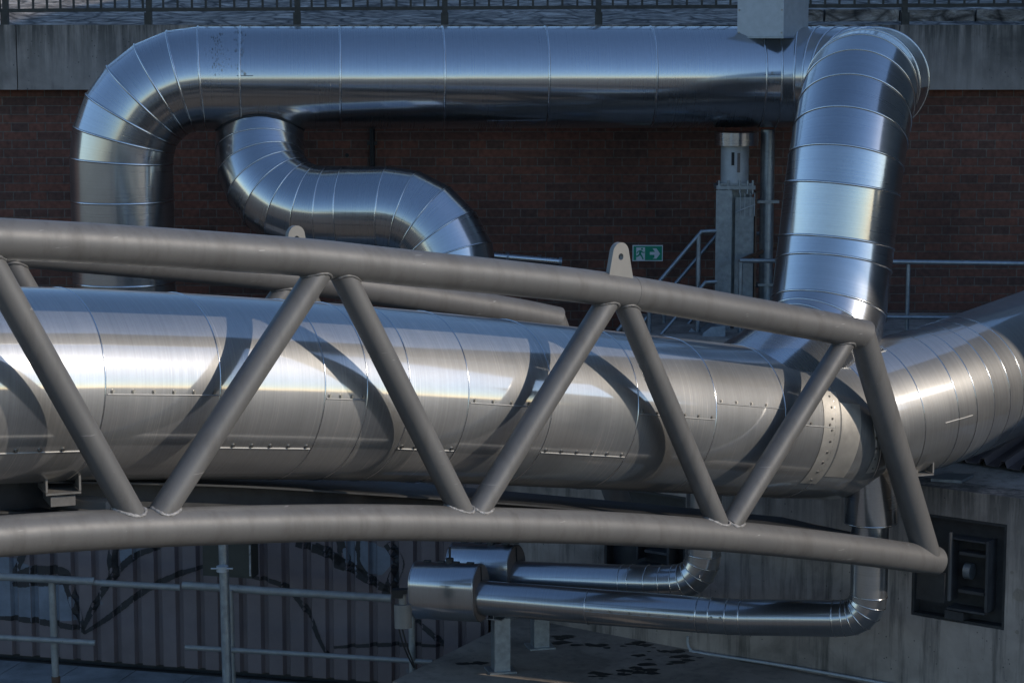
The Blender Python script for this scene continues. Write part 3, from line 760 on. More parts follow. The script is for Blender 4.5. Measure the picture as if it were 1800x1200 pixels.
for k in (0, 1):
    mitre_chord(shift(top, k), RC, 'top_chord', m_top).build('top_chord', M_TRUSS, br)
    mitre_chord(shift(bot, k), RC, 'bottom_chord', None).build('bottom_chord', M_TRUSS, br)
    # end post mitred with both chords
    mb = MB(); n = 40; a_, b_ = shift([post_top, post_bot], k); up = Vector((0, 0, 1)); e1 = (up-pd*up.dot(pd)).normalized(); e2 = pd.cross(e1); rp = 0.088
    for (p, m_) in ((a_, m_top), (b_, pd)):
        for q in range(n):
            a = 2*PI*q/n; o = e1*(rp*math.cos(a))+e2*(rp*math.sin(a)); mb.v.append(p+o-pd*(o.dot(m_)/pd.dot(m_)))
    for q in range(n): mb.face([q, (q+1) % n, n+(q+1) % n, n+q], None, True)
    mb.build('end_post', M_TRUSS, br)
    for (a, b) in braces:
        pa, pb = shift([T(*a), T(*b)], k)
        d = (pb-pa).normalized()
        bo = MB().tube([pa, pb], RB, 32, cap=False).build('diagonal_brace', M_TRUSS, br)
        # weld beads where the brace meets the chords
        for (p, ch, sgn, lower) in ((pa, None, 1, a[1] > 700), (pb, None, -1, b[1] > 700)):
            mbw = MB(); ring = []; chord = shift(bot if lower else top, k)
            dirv = d*sgn
            for q in range(36):
                an = 2*PI*q/36; e1 = (Vector((0, 0, 1))-d*d.z).normalized(); e2 = d.cross(e1)
                o = (e1*math.cos(an)+e2*math.sin(an))*RB; 
                # march out of the chord along the brace direction
                lo_, hi_ = -0.15, 0.45
                def dist(x):
                    pt = p+o+dirv*x; best = 9
                    for j in range(len(chord)-1):
                        A_, B_ = chord[j], chord[j+1]; ab_ = B_-A_; tt_ = max(0, min(1, (pt-A_).dot(ab_)/ab_.length_squared)); best = min(best, (pt-(A_+ab_*tt_)).length)
                    return best
                for _ in range(9):
                    mid = (lo_+hi_)/2
                    # monotone beyond the closest approach
                    if dist(mid) < RC or (pt_in := False): lo_ = mid
                    else: hi_ = mid
                ring.append(p+o+dirv*hi_)
            ring.append(ring[0])
            rad = 0.009 if lower else 0.008
            mbw.tube(ring, rad, 8, cap=False, radii=[rad*random.uniform(.75, 1.35) for _ in ring])
            mbw.build('weld_bead', M_WELD if lower else M_TRUSS, bo)
# site butt joints on the front chord
for (u, v) in ((1118, 516),):
    c = T(u, v); i = min(range(len(top)), key=lambda j: (top[j]-c).length); d = (top[i+1]-top[i-1]).normalized()
    pts, ex = disc_prism(top[i]-d*0.003, d, RC+0.0015, 0.006, 40); MB().prism(pts, ex).build('butt_weld', M_TRUSS, br)
# lifting lugs
def lug(c, base_w, h, thick):
    """rounded plate in the truss plane"""
    r = 0.062; pts = []
    hw = base_w/2
    pts.append(c+ax_*(-hw)); pts.append(c+ax_*hw)
    for i in range(13):
        a = R_(20)+(PI-R_(40))*i/12
        pts.append(c+ax_*(r*math.cos(a))+Vector((0, 0, h-r+r*math.sin(a))))
    hole = []
    hc = c+Vector((0, 0, h-r-0.018)); hr = 0.019
    # plate with hole: bmesh bridging
    bm = bmesh.new()
    def ringv(off):
        return [bm.verts.new(p+pn*off) for p in pts], [bm.verts.new(hc+pn*off+ax_*(hr*math.cos(2*PI*i/20))+Vector((0, 0, hr*math.sin(2*PI*i/20)))) for i in range(20)]
    for off in (thick/2, -thick/2):
        A_, B_ = ringv(off)
        ea = [bm.edges.new((A_[i], A_[(i+1) % len(A_)])) for i in range(len(A_))]; eb = [bm.edges.new((B_[i], B_[(i+1) % 20])) for i in range(20)]
        bmesh.ops.triangle_fill(bm, use_beauty=True, edges=ea+eb)
        if off > 0: FA, FB = A_, B_
        else: BA, BB = A_, B_
    for X_, Y_ in ((FA, BA), (FB, BB)):
        n = len(X_)
        for i in range(n): bm.faces.new((X_[i], X_[(i+1) % n], Y_[(i+1) % n], Y_[i]))
    bmesh.ops.recalc_face_normals(bm, faces=bm.faces)
    me = bpy.data.meshes.new('lifting_lug'); bm.to_mesh(me); bm.free(); me.materials.append(M_LUG)
    return mkobj('lifting_lug', me, br)
lc = T(1088, 500, RC*0.35); lug(lc, 0.205, (T(1093, 424, 0).z-lc.z), 0.03)
lc2 = lc+TV; o2 = lug(lc2, 0.205, (T(1093, 424, 0).z-lc.z)+0.045, 0.03)
# longitudinal floor beam and cross beams (dark, under the duct)
bm_px = [(-100, 838), (330, 846), (600, 861), (885, 881), (1060, 896), (1300, 917), (1480, 934)]
d_ax = lambda u: 1/(0.0913-0.0000167*u)
lb = [P(u, v, d_ax(u)+0.1) for u, v in bm_px]
mb = MB(); 
def sweep_prof(mb, pts, prof, side):
    n = len(prof)
    for p in pts:
        for (a, z) in prof: mb.v.append(p+side*a+Vector((0, 0, z)))
    for i in range(len(pts)-1):
        for k in range(n): mb.face([i*n+k, i*n+(k+1) % n, (i+1)*n+(k+1) % n, (i+1)*n+k])
    mb.face(list(range(n))); mb.face([(len(pts)-1)*n+k for k in reversed(range(n))])
Iprof = [(-.05, 0), (.05, 0), (.05, -.012), (.005, -.012), (.005, -.158), (.05, -.158), (.05, -.17), (-.05, -.17), (-.05, -.158), (-.005, -.158), (-.005, -.012), (-.05, -.012)]
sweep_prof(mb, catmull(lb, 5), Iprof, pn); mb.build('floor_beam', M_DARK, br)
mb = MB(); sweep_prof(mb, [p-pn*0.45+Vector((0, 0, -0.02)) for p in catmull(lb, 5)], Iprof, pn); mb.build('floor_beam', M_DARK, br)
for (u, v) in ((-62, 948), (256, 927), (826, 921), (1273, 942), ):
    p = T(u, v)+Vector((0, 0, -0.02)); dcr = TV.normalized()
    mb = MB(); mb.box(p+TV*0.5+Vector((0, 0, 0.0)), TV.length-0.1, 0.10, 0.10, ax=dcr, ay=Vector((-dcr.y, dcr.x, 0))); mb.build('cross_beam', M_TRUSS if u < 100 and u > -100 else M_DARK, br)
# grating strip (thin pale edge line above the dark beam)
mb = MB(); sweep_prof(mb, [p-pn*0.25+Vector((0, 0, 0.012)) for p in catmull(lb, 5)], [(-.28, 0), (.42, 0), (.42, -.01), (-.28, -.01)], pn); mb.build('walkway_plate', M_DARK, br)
# end plate of the front truss at the abutment
pe = T(1662, 990, -0.02)
mb = MB(); mb.box(pe+Vector((0.03, 0, -0.02)), 0.03, 0.012, 0.46, ax=fn, ay=fdir); e_ = mb.build('bearing_plate', M_TRUSS, br)
mb = MB(); mb.box(pe+fn*0.02-fdir*0.09+Vector((0, 0, -0.16)), 0.20, 0.02, 0.20, ax=fdir, ay=fn); mb.build('bearing_plate', M_DARK, br)

# ================================================================== BIG MAIN DUCT
dA = P(0, 676, 10.95); dB = P(1450, 750, 14.9)
dax = Vector((dB.x-dA.x, dB.y-dA.y, 0)).normalized(); dn = Vector((dax.y, -dax.x, 0))
def D(u, v): return onplane(u, v, dA, dn)
RM = 0.475
md = thing('main_duct', P(700, 700, 12.7), 'huge weathered metal clad duct with screwed seams, lying behind the front truss', 'duct')
# joint x positions measured at the bulge of each ring -> convert to axis positions (ring bulges right of axis point)
ctl = [(-420, 690), (-200, 680), (0, 676), (200, 676), (400, 681), (640, 691), (900, 708), (1200, 731), (1450, 751), (1530, 757)]
axis_pts = catmull([D(*p) for p in ctl], 12)
cum = [0]
for a, b in zip(axis_pts[:-1], axis_pts[1:]): cum.append(cum[-1]+(b-a).length)
def ax_at(l):
    for i in range(len(cum)-1):
        if l <= cum[i+1]: return axis_pts[i].lerp(axis_pts[i+1], (l-cum[i])/(cum[i+1]-cum[i]))
    return axis_pts[-1]
def proj(p):
    r = p-O; dpt = r.y*cP - r.z*sP; yy = r.y*sP + r.z*cP
    return 900+F*r.x/dpt, 600-F*yy/dpt
def l_for_bulge(ub):
    lo_, hi_ = 0, cum[-1]
    for _ in range(40):
        m_ = (lo_+hi_)/2; p = ax_at(m_)
        if proj(p+dn*RM)[0] < ub: lo_ = m_
        else: hi_ = m_
    return lo_
bul = [-200, -10, 185, 387, 571, 645, 720, 823, 970, 1121, 1258, 1380, 1467]
js = [l_for_bulge(b) for b in bul]
L0 = 0.0; Lend = l_for_bulge(1545)
mpts = [ax_at(l) for l in [L0]+js+[Lend]]
# right leg of the duct
eR = mpts[-1]
q1 = P(1800, 652, 15.9); rdir = (q1-eR).normalized()
rl = [eR, eR+rdir*0.06, eR+rdir*0.10]
legs = [0.42, 0.70, 0.80]
q_mid = eR+rdir*0.62
corner = eR+rdir*1.06
rd2 = Matrix.Rotation(R_(15), 3, 'Z') @ rdir; rd2.z *= 0.75
q_end = corner+rd2.normalized()*2.0
arc = bez_arc(eR, corner, q_end, 2.3, 4)
allp = mpts + [eR+rdir*0.07, eR+rdir*0.46] + arc + [q_end]
nm = len(mpts)
DM = Duct(allp, RM, md, M_MAIN, bead=0.0055)
for i in range(0, nm-1): DM.section(i, i+1, 'sheet_section')
DM.section(nm-1, nm, 'collar_section'); DM.section(nm, nm+1, 'sheet_section'); DM.section(nm+1, nm+2, 'sheet_section')
DM.section(nm+2, nm+2+4, 'elbow_section'); DM.section(nm+6, len(allp)-1, 'sheet_section')
DM.beads([i for i in range(1, len(allp)-1) if i not in (nm-1,)], b=0.0042)
CU = DM.cum
# seams at front (angle from the top): 
def seam_px(i0, i1, v_mid, nsc, ext0=0.0, ext1=0.0, **kw):
    """seam between joints i0..i1; angle chosen so that its middle projects at height v_mid"""
    l = (CU[i0]+CU[i1])/2; best = min([k*0.01 for k in range(20, 290)], key=lambda a: abs(proj(DM.at(l, a)[0])[1]-v_mid))
    DM.seam(CU[i0]+0.01+ext0, CU[i1]-0.01-ext1, best, nsc, **kw)
seam_px(3, 4, 693, 6); seam_px(5, 6, 702, 4); seam_px(8, 9, 712, 5); seam_px(10, 11, 732, 6); seam_px(11, 12, 713, 5); seam_px(7, 8, 790, 5)
seam_px(2, 3, 795, 5); seam_px(4, 5, 787, 6); seam_px(9, 10, 799, 6); seam_px(12, 13, 748, 3); seam_px(1, 2, 700, 6)
# screwed flange band on the last section (cream coloured) in the sun
def band(l0, l1, a0, a1, hgt, name, mat, nscr=0, scr_l=None, sl=0.0):
    mb = MB(); ka, kl = 24, 3
    for i in range(ka+1):
        a = lerp(a0, a1, i/ka)
        for j in range(kl+1):
            mb.v.append(DM.at(lerp(l0, l1, j/kl)+sl*(i/ka), a, hgt)[0])
    for i in range(ka):
        for j in range(kl): mb.face([i*(kl+1)+j, i*(kl+1)+j+1, (i+1)*(kl+1)+j+1, (i+1)*(kl+1)+j], None, True)
    o = mb.build(name, mat, md); 
    for i in range(nscr):
        pt, nr, t = DM.at(lerp(l0, l1, 0.5)+sl*((i+.5)/nscr), lerp(a0, a1, (i+.5)/nscr), hgt); screw(pt, nr, o, 0.8)
M_CREAM = simple('aluminium band', (0.50, 0.47, 0.42), 0.45, 0.75, var=0.1, scale=9)
lS = CU[12]
band(l_for_bulge(1447)-0.0, l_for_bulge(1475), 1.00, 2.35, 0.003, 'flange_band', M_CREAM, 9)
band(l_for_bulge(1478), l_for_bulge(1512), 1.15, 2.2, 0.002, 'flange_band', M_CREAM, 0)
band(CU[nm-1]-0.01, CU[nm-1]+0.05, 0.9, 2.1, 0.004, 'flange_band', M_CREAM, 8)
DM.seam(CU[nm]+0.02, CU[nm+1]-0.02, 0.35, 7); DM.seam(CU[nm+2]-0.12, CU[nm+2]+0.12, 1.65, 0, screws=False)
# duct shoe under the left part (C channel on a beam) and right
M_SHOE = simple('dull zinc', (0.20, 0.19, 0.175), 0.6, 0.3, var=0.25)
def shoe(uc, v0, v1, w_px, d, label):
    th = thing('duct_shoe', P(uc, v1, d), label, 'pipe support', 'pipe supports under the big duct')
    a = P(uc, v0, d); b = P(uc, v1, d); hh = (a-b).length; ww = w_px/F*d
    X = Vector((0.93, 0.36, 0)).normalized(); Y = dn*-1
    Y = Vector((-0.36, 0.93, 0))
    t = 0.010; L_ = 0.30
    mb = MB(); ce = b+Y*(L_/2)
    mb.box(ce+Vector((0, 0, t/2)), ww, L_, t, ax=X, ay=Y); mb.build('channel_base', M_SHOE, th)
    for sg in (-1, 1):
        mb = MB(); mb.box(ce+X*(sg*(ww/2-t/2))+Vector((0, 0, hh/2+t+0.005)), t, L_, hh, ax=X, ay=Y); mb.build('channel_flange', M_SHOE, th)
    return th, ce, X, Y, ww
th, ce, X, Y, ww = shoe(112, 842, 869, 62, 11.0, 'galvanised channel shoe under the big duct, at its left end')
mb = MB(); mb.box(ce+Vector((0, 0, -0.035)), ww*0.7, 0.26, 0.05, ax=X, ay=Y); mb.build('packing_block', M_SHOE, th)
mb = MB(); mb.box(ce+Vector((0.02, 0.12, -0.085)), 0.55, 0.09, 0.045, ax=(TV.normalized()*-1), ay=Vector((TV.y, -TV.x, 0)).normalized()); mb.build('support_beam', M_LUG, th)
shoe(1626, 812, 836, 36, 15.0, 'dull channel shoe between the right duct and the abutment top')

# ================================================================== OVERHEAD DUCT (left leg, top run, riser)
RO = 0.388
od = thing('overhead_duct', P(900, 133, 17.5), 'shiny metal duct looping up, across the brick wall and down to the big duct', 'duct')
z0 = P(900, 133, 17.6).z
pl0 = P(214, 760, 17.3); pl0 = Vector((P(214, 300, 17.3).x, P(214, 300, 17.3).y, Z(-3.2)))
cL = Vector((pl0.x, pl0.y, P(300, 137, 17.4).z))
cR = P(1556, 131, 17.7); cR.z = cL.z+0.0
cN = Vector((2.30, 15.35, cL.z-0.02))
rb0 = P(1470, 420, 15.3); cB2 = P(1450, 600, 15.2)
jn = D(1300, 745)+Vector((0, 0, 0.05))
a1 = bez_arc(pl0, cL, cR, 0.62, 6)
a2 = bez_arc(cL, cR, cN, 0.62, 7)
a3 = bez_arc(cR, cN, rb0, 0.78, 6)
a4 = bez_arc(rb0, cB2, jn, 0.42, 2)
runx = [430, 600, 778, 957, 1143, 1334]
run = []
for u in [375]+runx:
    t_ = (P(u, 133, 17.5).x-cL.x)/(cR.x-cL.x); run.append(cL.lerp(cR, t_))
lv = [pl0]
for v in (492, 347):
    lv.append(Vector((pl0.x, pl0.y, P(214, v+6, 17.3).z)))
path = lv + a1 + run[1:] + a2 + a3 + [P(1470, 428, 15.3), P(1465, 468, 15.28)] + a4 + [jn]
OD = Duct(path, [RO]*(len(path)-1)+[0.44], od, M_DUCT, bead=0.009)
i = 0; n1 = len(lv)
for k in range(n1): OD.section(k, k+1, 'sheet_section')
iA = n1; OD.section(iA, iA+6, 'elbow_section'); iB = iA+6
nr = len(run)-1
for k in range(iB, iB+nr+1): OD.section(k, k+1, 'sheet_section')
iC = iB+nr+1; OD.section(iC, iC+7, 'elbow_section'); OD.section(iC+7, iC+8, 'sheet_section')
iD = iC+8; OD.section(iD, iD+6, 'elbow_section')
OD.section(iD+6, iD+7, 'sheet_section'); OD.section(iD+7, iD+8, 'sheet_section')
OD.section(iD+8, iD+9, 'sheet_section')
iE = iD+9; OD.section(iE, iE+2, 'elbow_section'); OD.section(iE+2, iE+3, 'sheet_section')
OD.beads(range(1, len(path)-1))
def od_blots(l0, l1, a0, a1, n, name, rr):
    mb = MB()
    for i in range(n):
        l = random.gauss((l0+l1)/2, (l1-l0)/3); a = random.uniform(a0, a1); pt, o, t = OD.at(l, a, 0.0012+0.00003*i); sd_ = o.cross(t)
        r0 = rr*random.uniform(.3, 1.3); b = len(mb.v)
        for k in range(9):
            an = 2*PI*k/9; q = random.uniform(.5, 1.3)*r0; mb.v.append(pt+t*(math.cos(an)*q*0.6)+sd_*(math.sin(an)*q*1.6))
        mb.face(range(b, b+9))
    mb.build(name, M_SCREW, od)['kind'] = 'stuff'
lj = OD.cum[iB+1]; lj0 = OD.cum[iB]
od_blots(lj-0.03, lj+0.03, 0.25, 1.45, 60, 'dirt_marks', 0.007)
od_blots(lj0+0.10, lj0+0.16, 0.5, 1.5, 60, 'dirt_marks', 0.006)
od_blots(lj0+0.05, lj0+0.25, 0.9, 1.4, 40, 'dirt_marks', 0.005)
for i_ in (iB+1, iB+nr):
    OD.seam(OD.cum[i_]-0.02, OD.cum[i_]+0.10, 1.5, 1, w=0.01, hgt=0.003)
# ================================================================== S-SHAPED BRANCH DUCT
RS = 0.335
sd = thing('branch_duct', P(620, 355, 17.2), 'shiny S-shaped branch duct hanging from the overhead duct, upper left', 'duct')
s0_ = P(458, 150, 17.5); s0_.z = P(458, 165, 17.4).z
k1 = P(455, 372, 17.1); k2 = P(793, 372, 16.85); s3 = P(800, 700, 16.8)
b1 = bez_arc(s0_, k1, k2, 0.58, 6); b2 = bez_arc(k1, k2, s3, 0.52, 5)
sp_ = [s0_] + b1 + [P(606, 372, 16.98)] + b2 + [s3]
SD = Duct(sp_, RS, sd, M_DUCT, bead=0.006)
SD.section(0, 1, 'sheet_section'); SD.section(1, 7, 'elbow_section'); SD.section(7, 8, 'sheet_section'); SD.section(8, 9, 'sheet_section')
SD.section(9, 14, 'elbow_section'); SD.section(14, 15, 'sheet_section'); SD.beads(range(1, len(sp_)-1))
# gasket line round the branch on the overhead duct
ring = []
for k in range(49):
    a = 2*PI*k/48; ddn = (k1-s0_).normalized(); e1 = (Vector((1, 0, 0))-ddn*ddn.x).normalized(); e2 = ddn.cross(e1)
    o = (e1*math.cos(a)+e2*math.sin(a))*(RS+0.004); best = None
    axd = (cR-cL).normalized()
    x = 0
    while x < 0.8:
        q = s0_+ddn*(x-0.3)+o; rel = q-cL; rel -= axd*rel.dot(axd)
        if rel.length > RO+0.004 and q.z < cL.z: best = q; break
        x += 0.004
    ring.append(best or q)
MB().tube(ring, 0.006, 8, cap=False).build('joint_gasket', M_DARK, sd)

# ================================================================== BOX ON THE OVERHEAD DUCT
bx = thing('duct_box', P(1345, 60, 17.4), 'square galvanised sheet metal box mounted on top of the overhead duct', 'box')
cb = P(1361, 30, 17.45); X = Vector((0.86, -0.51, 0)); X = Vector((math.cos(R_(-36)), math.sin(R_(-36)), 0)); Y = Vector((-X.y, X.x, 0))
# front face 1300..1376 px wide, side to 1423
fl = P(1300, 70, 17.25); fr_ = P(1377, 70, 17.1); rr_ = P(1423, 70, 17.55)
X = Vector((fr_.x-fl.x, fr_.y-fl.y, 0)); wX = X.length; X.normalize(); Y = Vector((-X.y, X.x, 0)); 
zb = P(1340, 65, 17.2).z; hB = 0.42
X = Vector((math.cos(R_(14)), math.sin(R_(14)), 0)); Y = Vector((-X.y, X.x, 0))
# box turned so that its right side shows
X = Vector((math.cos(R_(-28)), math.sin(R_(-28)), 0)); Y = Vector((-X.y, X.x, 0))
# solve corner positions: near corner on screen x=1377
nc = ony(1377, 70, 17.34); wX = 0.375; wY = 0.46
X = Vector((-math.cos(R_(31)), math.sin(R_(31)), 0)); Y = Vector((math.sin(R_(31)), math.cos(R_(31)), 0)); wY = 0.46
a_, b_, c_, d_ = nc, nc+X*0.385, nc+X*0.385+Y*wY, nc+Y*wY
for p in (a_, b_, c_, d_): p.z = zb
MB().prism([a_, b_, c_, d_], Vector((0, 0, hB))).build('box_body', M_GALVL, bx)
ce = (a_+b_+c_+d_)/4
mb = MB(); lip = [ce+(p-ce)*1.05+Vector((0, 0, -0.012)) for p in (a_, b_, c_, d_)]; mb.prism(lip, Vector((0, 0, 0.011))); mb.build('bottom_flange', M_GALV, bx)
mb = MB(); mb.prism([ce+(p-ce)*1.04+Vector((0, 0, hB+0.001)) for p in (a_, b_, c_, d_)], Vector((0, 0, 0.02))); mb.build('lid', M_GALVL, bx)
fx = lambda t, z: a_.lerp(b_, t)+Vector((0, 0, z))
for t in (0.04, 0.96):
    for z in (0.03, 0.2, 0.37): 
        nrm = Vector((X.y, -X.x, 0)); nrm = nrm if nrm.y < 0 else -nrm
        screw(fx(t, z)+nrm*0.001, nrm, bx, 0.7)

# ================================================================== COLUMN WITH DRUM, GALV PIPE
colm = thing('steel_column', P(1290, 600, 17.7), 'galvanised H column with a capped drum on top, left of the riser duct', 'column')
dC = 17.55
x0 = P(1258, 400, dC); x1 = P(1286, 400, dC); x2 = P(1292, 400, dC+0.1); x3 = P(1325, 400, dC+0.1)
zt = P(1290, 334, dC).z; zb2 = Z(-2.37)
hc = zt-zb2
mb = MB()
wf = x1.x-x0.x
cc = Vector(((x0.x+x1.x)/2, x0.y, 0))
mb.box((cc.x, cc.y, zb2+hc/2), wf, 0.012, hc)
mb.box((cc.x+wf*0.32, cc.y+0.11, zb2+hc/2), 0.008, 0.205, hc)
mb.box((cc.x+wf*0.9, cc.y+0.22, zb2+hc/2), wf*2.1, 0.012, hc)
mb.build('column_shaft', M_GALV, colm)
mb = MB(); w2_ = x3.x-x2.x; mb.box(((x2.x+x3.x)/2, x2.y, zb2+hc/2-0.03), w2_, 0.010, hc-0.06); mb.build('cover_panel', M_GALV, colm)
mb = MB(); mb.box((x3.x+0.012, x3.y+0.02, zb2+hc/2-0.02), 0.012, 0.1, hc); mb.build('rust_strip', M_RUST, colm)
pc = P(1291, 322, dC+0.1)
mb = MB(); mb.box((pc.x, pc.y, zt+0.02), 0.30, 0.26, 0.03); mb.box((pc.x, pc.y, zt+0.045), 0.26, 0.24, 0.014); mb.build('head_plate', M_GALV, colm)
for dx in (-.13, -.06, .03, .09, .13): 
    mb = MB(); mb.tube([Vector((pc.x+dx, pc.y-0.12, zt-0.03)), Vector((pc.x+dx, pc.y-0.12, zt+0.075))], 0.009, 8); mb.build('bolt', M_GALV, colm)
zdt = P(1290, 256, dC).z
MB().tube([Vector((pc.x, pc.y, zt+0.05)), Vector((pc.x, pc.y, zdt))], 0.108, 40).build('drum', M_GALVL, colm)
mb = MB(); mb.box((pc.x-0.025, pc.y-0.107, (zt+zdt)/2+0.07), 0.022, 0.012, 0.10); mb.build('slot', M_BLACK, colm)
mb = MB(); mb.box((pc.x+0.02, pc.y-0.108, (zt+zdt)/2+0.04), 0.022, 0.012, 0.15); mb.build('slot', M_CAPB, colm)
zct = P(1290, 233, dC).z
MB().tube([Vector((pc.x+0.01, pc.y, zdt)), Vector((pc.x+0.01, pc.y, zct))], 0.17, 44).build('drum_cap', M_DUCT, colm)
# little cage of straps on the right
mb = MB()
for dx in (0.035, 0.07, 0.11, 0.145): mb.tube([Vector((pc.x+dx, pc.y-0.13, zt-0.02)), Vector((pc.x+dx, pc.y-0.13, zt-0.20))], 0.003, 6)
mb.tube([Vector((pc.x+0.0, pc.y-0.13, zt-0.17)), Vector((pc.x+0.15, pc.y-0.13, zt-0.11))], 0.004, 6)
mb.build('strap_cage', M_GALVL, colm)
bp = P(1245, 590, dC-0.2); mb = MB(); mb.prism([P(1232, 600, 17.3), P(1236, 585, 17.3), P(1250, 575, 17.3), P(1275, 572, 17.3), P(1275, 600, 17.3)], Vector((0, 0.25, 0))); mb.build('base_gusset', M_GALV, colm)
gp = thing('galvanised_pipe', P(1350, 590, 17.8), 'vertical galvanised steel pipe between the column and the riser duct', 'pipe')
a, b = P(1350, 228, 17.75), P(1350, 600, 17.75); b = Vector((a.x, a.y, zb2))
MB().tube([a, b], 0.055, 28).build('pipe_shaft', M_GALV, gp)
q = P(1352, 356, 17.7); mb = MB(); mb.box((q.x, a.y, q.z), 0.17, 0.15, 0.022); mb.build('pipe_clamp', M_GALV, gp)
q = P(1352, 505, 17.7); mb = MB(); mb.box((q.x, a.y, q.z), 0.14, 0.13, 0.02); mb.build('pipe_clamp', M_GALV, gp)
mb = MB(); mb.box((a.x, a.y, zb2+0.01), 0.2, 0.2, 0.02); mb.build('base_plate', M_GALV, gp)

# ================================================================== STAIR + RAILINGS
RR = 0.0165
st = thing('metal_stair', P(1200, 590, 17.7), 'galvanised stair handrails sloping down to the left beside the column', 'stair')
def rail(pts, root, name, r=RR, mat=M_GALV): return MB().tube(pts, r, 14).build(name, mat, root)
for (du, dv, dp_) in ((0, 0, 17.45), (26, 7, 18.05)):
    tp = P(1233+du, 407+dv, dp_); tl_ = P(1085+du, 407+dv+148*1.18, dp_); te = P(1345, 407+dv-(4 if du else 0), dp_)
    rail([te if du else P(1259, 406, dp_), tp, tl_], st, 'top_rail')
    mp_ = P(1240+du, 496+dv, dp_); ml = P(1175+du, 496+dv+65*1.18, dp_); me_ = P(1340 if du else 1260, 495+dv, dp_)
    rail([me_, mp_, P(1120+du, 496+dv+120*1.18, dp_)], st, 'mid_rail', 0.015)
    if not du:
        a = P(1228, 414, dp_); rail([a, Vector((a.x, a.y, Z(-2.37)))], st, 'rail_post', 0.0185)
    else:
        a = P(1236+du, 414, dp_); rail([a, Vector((a.x, a.y, Z(-2.37)))], st, 'rail_post', 0.0185)
    # lower posts and stringer
    a = tp.lerp(tl_, 0.62); b = Vector((a.x, a.y, a.z-0.95)); rail([a, b], st, 'rail_post', 0.0185)
    s1_ = Vector((tp.x, tp.y, Z(-2.40))); sl_ = (tl_-tp); s2_ = s1_+sl_*1.5
    d = (s2_-s1_).normalized(); mb = MB(); mb.box((s1_+s2_)/2, (s2_-s1_).length, 0.008, 0.18, ax=d, ay=Vector((0, 1, 0)), az=d.cross(Vector((0, 1, 0)))); mb.build('stringer', M_GALV, st)
tp = P(1233, 407, 17.45)
for k in range(5):
    f = k/11; x = tp.x-0.12-k*0.185; z = Z(-2.40)-0.0-k*0.2
    mb = MB(); mb.box((x, 17.45, z), 0.20, 0.60, 0.03); mb.build('tread', M_GALV, st)

rr_th = thing('terrace_railing', P(1600, 565, 17.6), 'bluish pipe handrail with upright posts on the terrace, behind the riser duct', 'railing')
dR = 17.35
rail([P(1300, 458, dR), P(1560, 460, dR), P(1860, 464, dR-0.1)], rr_th, 'top_rail', 0.0175)
for u in (1302, 1597, 1835):
    a = P(u, 461, dR if u < 1700 else dR-0.1); rail([a, Vector((a.x, a.y, zb2))], rr_th, 'rail_post', 0.0165)
rail([P(1302, 556, dR), P(1560, 557, dR), P(1860, 560, dR-0.1)], rr_th, 'lower_rail', 0.015)
rail([P(1302, 458, dR), P(1372, 428, 18.3)], rr_th, 'return_rail', 0.0165, M_RUST)

# small horizontal pipe stub on the brick wall (behind truss chord, centre)
lp = thing('wall_pipe', P(940, 458, 18.0), 'short horizontal blue-grey pipe in front of the brick wall, under the branch duct', 'pipe')
a, b = P(868, 450, 17.9), P(985, 460, 17.9)
MB().tube([a, b], 0.03, 20).build('pipe_shaft', M_DUCT, lp)
d = (b-a).normalized(); MB().tube([b-d*0.012, b+d*0.012], 0.036, 20).build('end_flange', M_GALV, lp)
MB().tube([a+d*0.10, a+d*0.12], 0.034, 20).build('end_flange', M_GALV, lp)
for f in (0.2, 0.7):
    q = a.lerp(b, f); mb = MB(); mb.box((q.x, (q.y+WY)/2, q.z-0.036), 0.03, WY-q.y, 0.012); mb.build('pipe_bracket', M_GALV, lp)

# ------------------------------------------------------------------ exit sign
sg = thing('exit_sign', ony(1139, 446, WY-0.02), 'green emergency exit sign with a running figure and an arrow, on the brick wall', 'sign')
w0 = ony(1112, 431, WY-0.02); w1 = ony(1165, 459, WY-0.02); SW = w1.x-w0.x; SH = w0.z-w1.z; sy = WY-0.02
def sp2(x, z): return Vector((w0.x+x*SW, 0, w1.z+z*SH))
def sheet(polys, name, mat, y, th=0.003):
    mb = MB()
    for poly in polys: mb.prism([Vector((sp2(*q).x, y, sp2(*q).z)) for q in poly], Vector((0, th, 0)))
    mb.build(name, mat, sg)
sheet([[(0, 0), (1, 0), (1, 1), (0, 1)]], 'sign_plate', M_WHITE, sy, 0.012)
sheet([[(.03, .06), (.97, .06), (.97, .94), (.03, .94)]], 'green_field', M_GREEN, sy-0.002, 0.0015)
sheet([[(.12, .06), (.41, .06), (.41, .86), (.12, .86)]], 'door_symbol', M_WHITE, sy-0.004, 0.0015)
sheet([[(.57, .40), (.72, .40), (.72, .22), (.66, .16), (.79, .16), (.91, .47), (.79, .80), (.66, .80), (.74, .58), (.57, .58)]], 'arrow_symbol', M_WHITE, sy-0.004, 0.0015)
def limb(x0, z0, x1, z1, w): 
    dx, dz = (x1-x0)*2, (z1-z0); l = math.hypot(dx, dz); nx_, nz_ = -dz/l*w/2/2, dx/l*w/2
    return [(x0+nx_, z0+nz_), (x0-nx_, z0-nz_), (x1-nx_, z1-nz_), (x1+nx_, z1+nz_)]
fig = [limb(.27, .68, .24, .42, .15), limb(.25, .46, .31, .30, .10), limb(.31, .30, .35, .12, .08), limb(.24, .44, .17, .32, .09), limb(.17, .32, .09, .30, .08),
       limb(.26, .66, .17, .60, .07), limb(.17, .60, .14, .48, .06), limb(.28, .66, .34, .54, .07), limb(.34, .54, .40, .56, .06),
       [(.31+.033*math.cos(a), .77+.066*math.sin(a)) for a in [2*PI*i/12 for i in range(12)]]]
for i, f in enumerate(fig): pass
mb = MB()
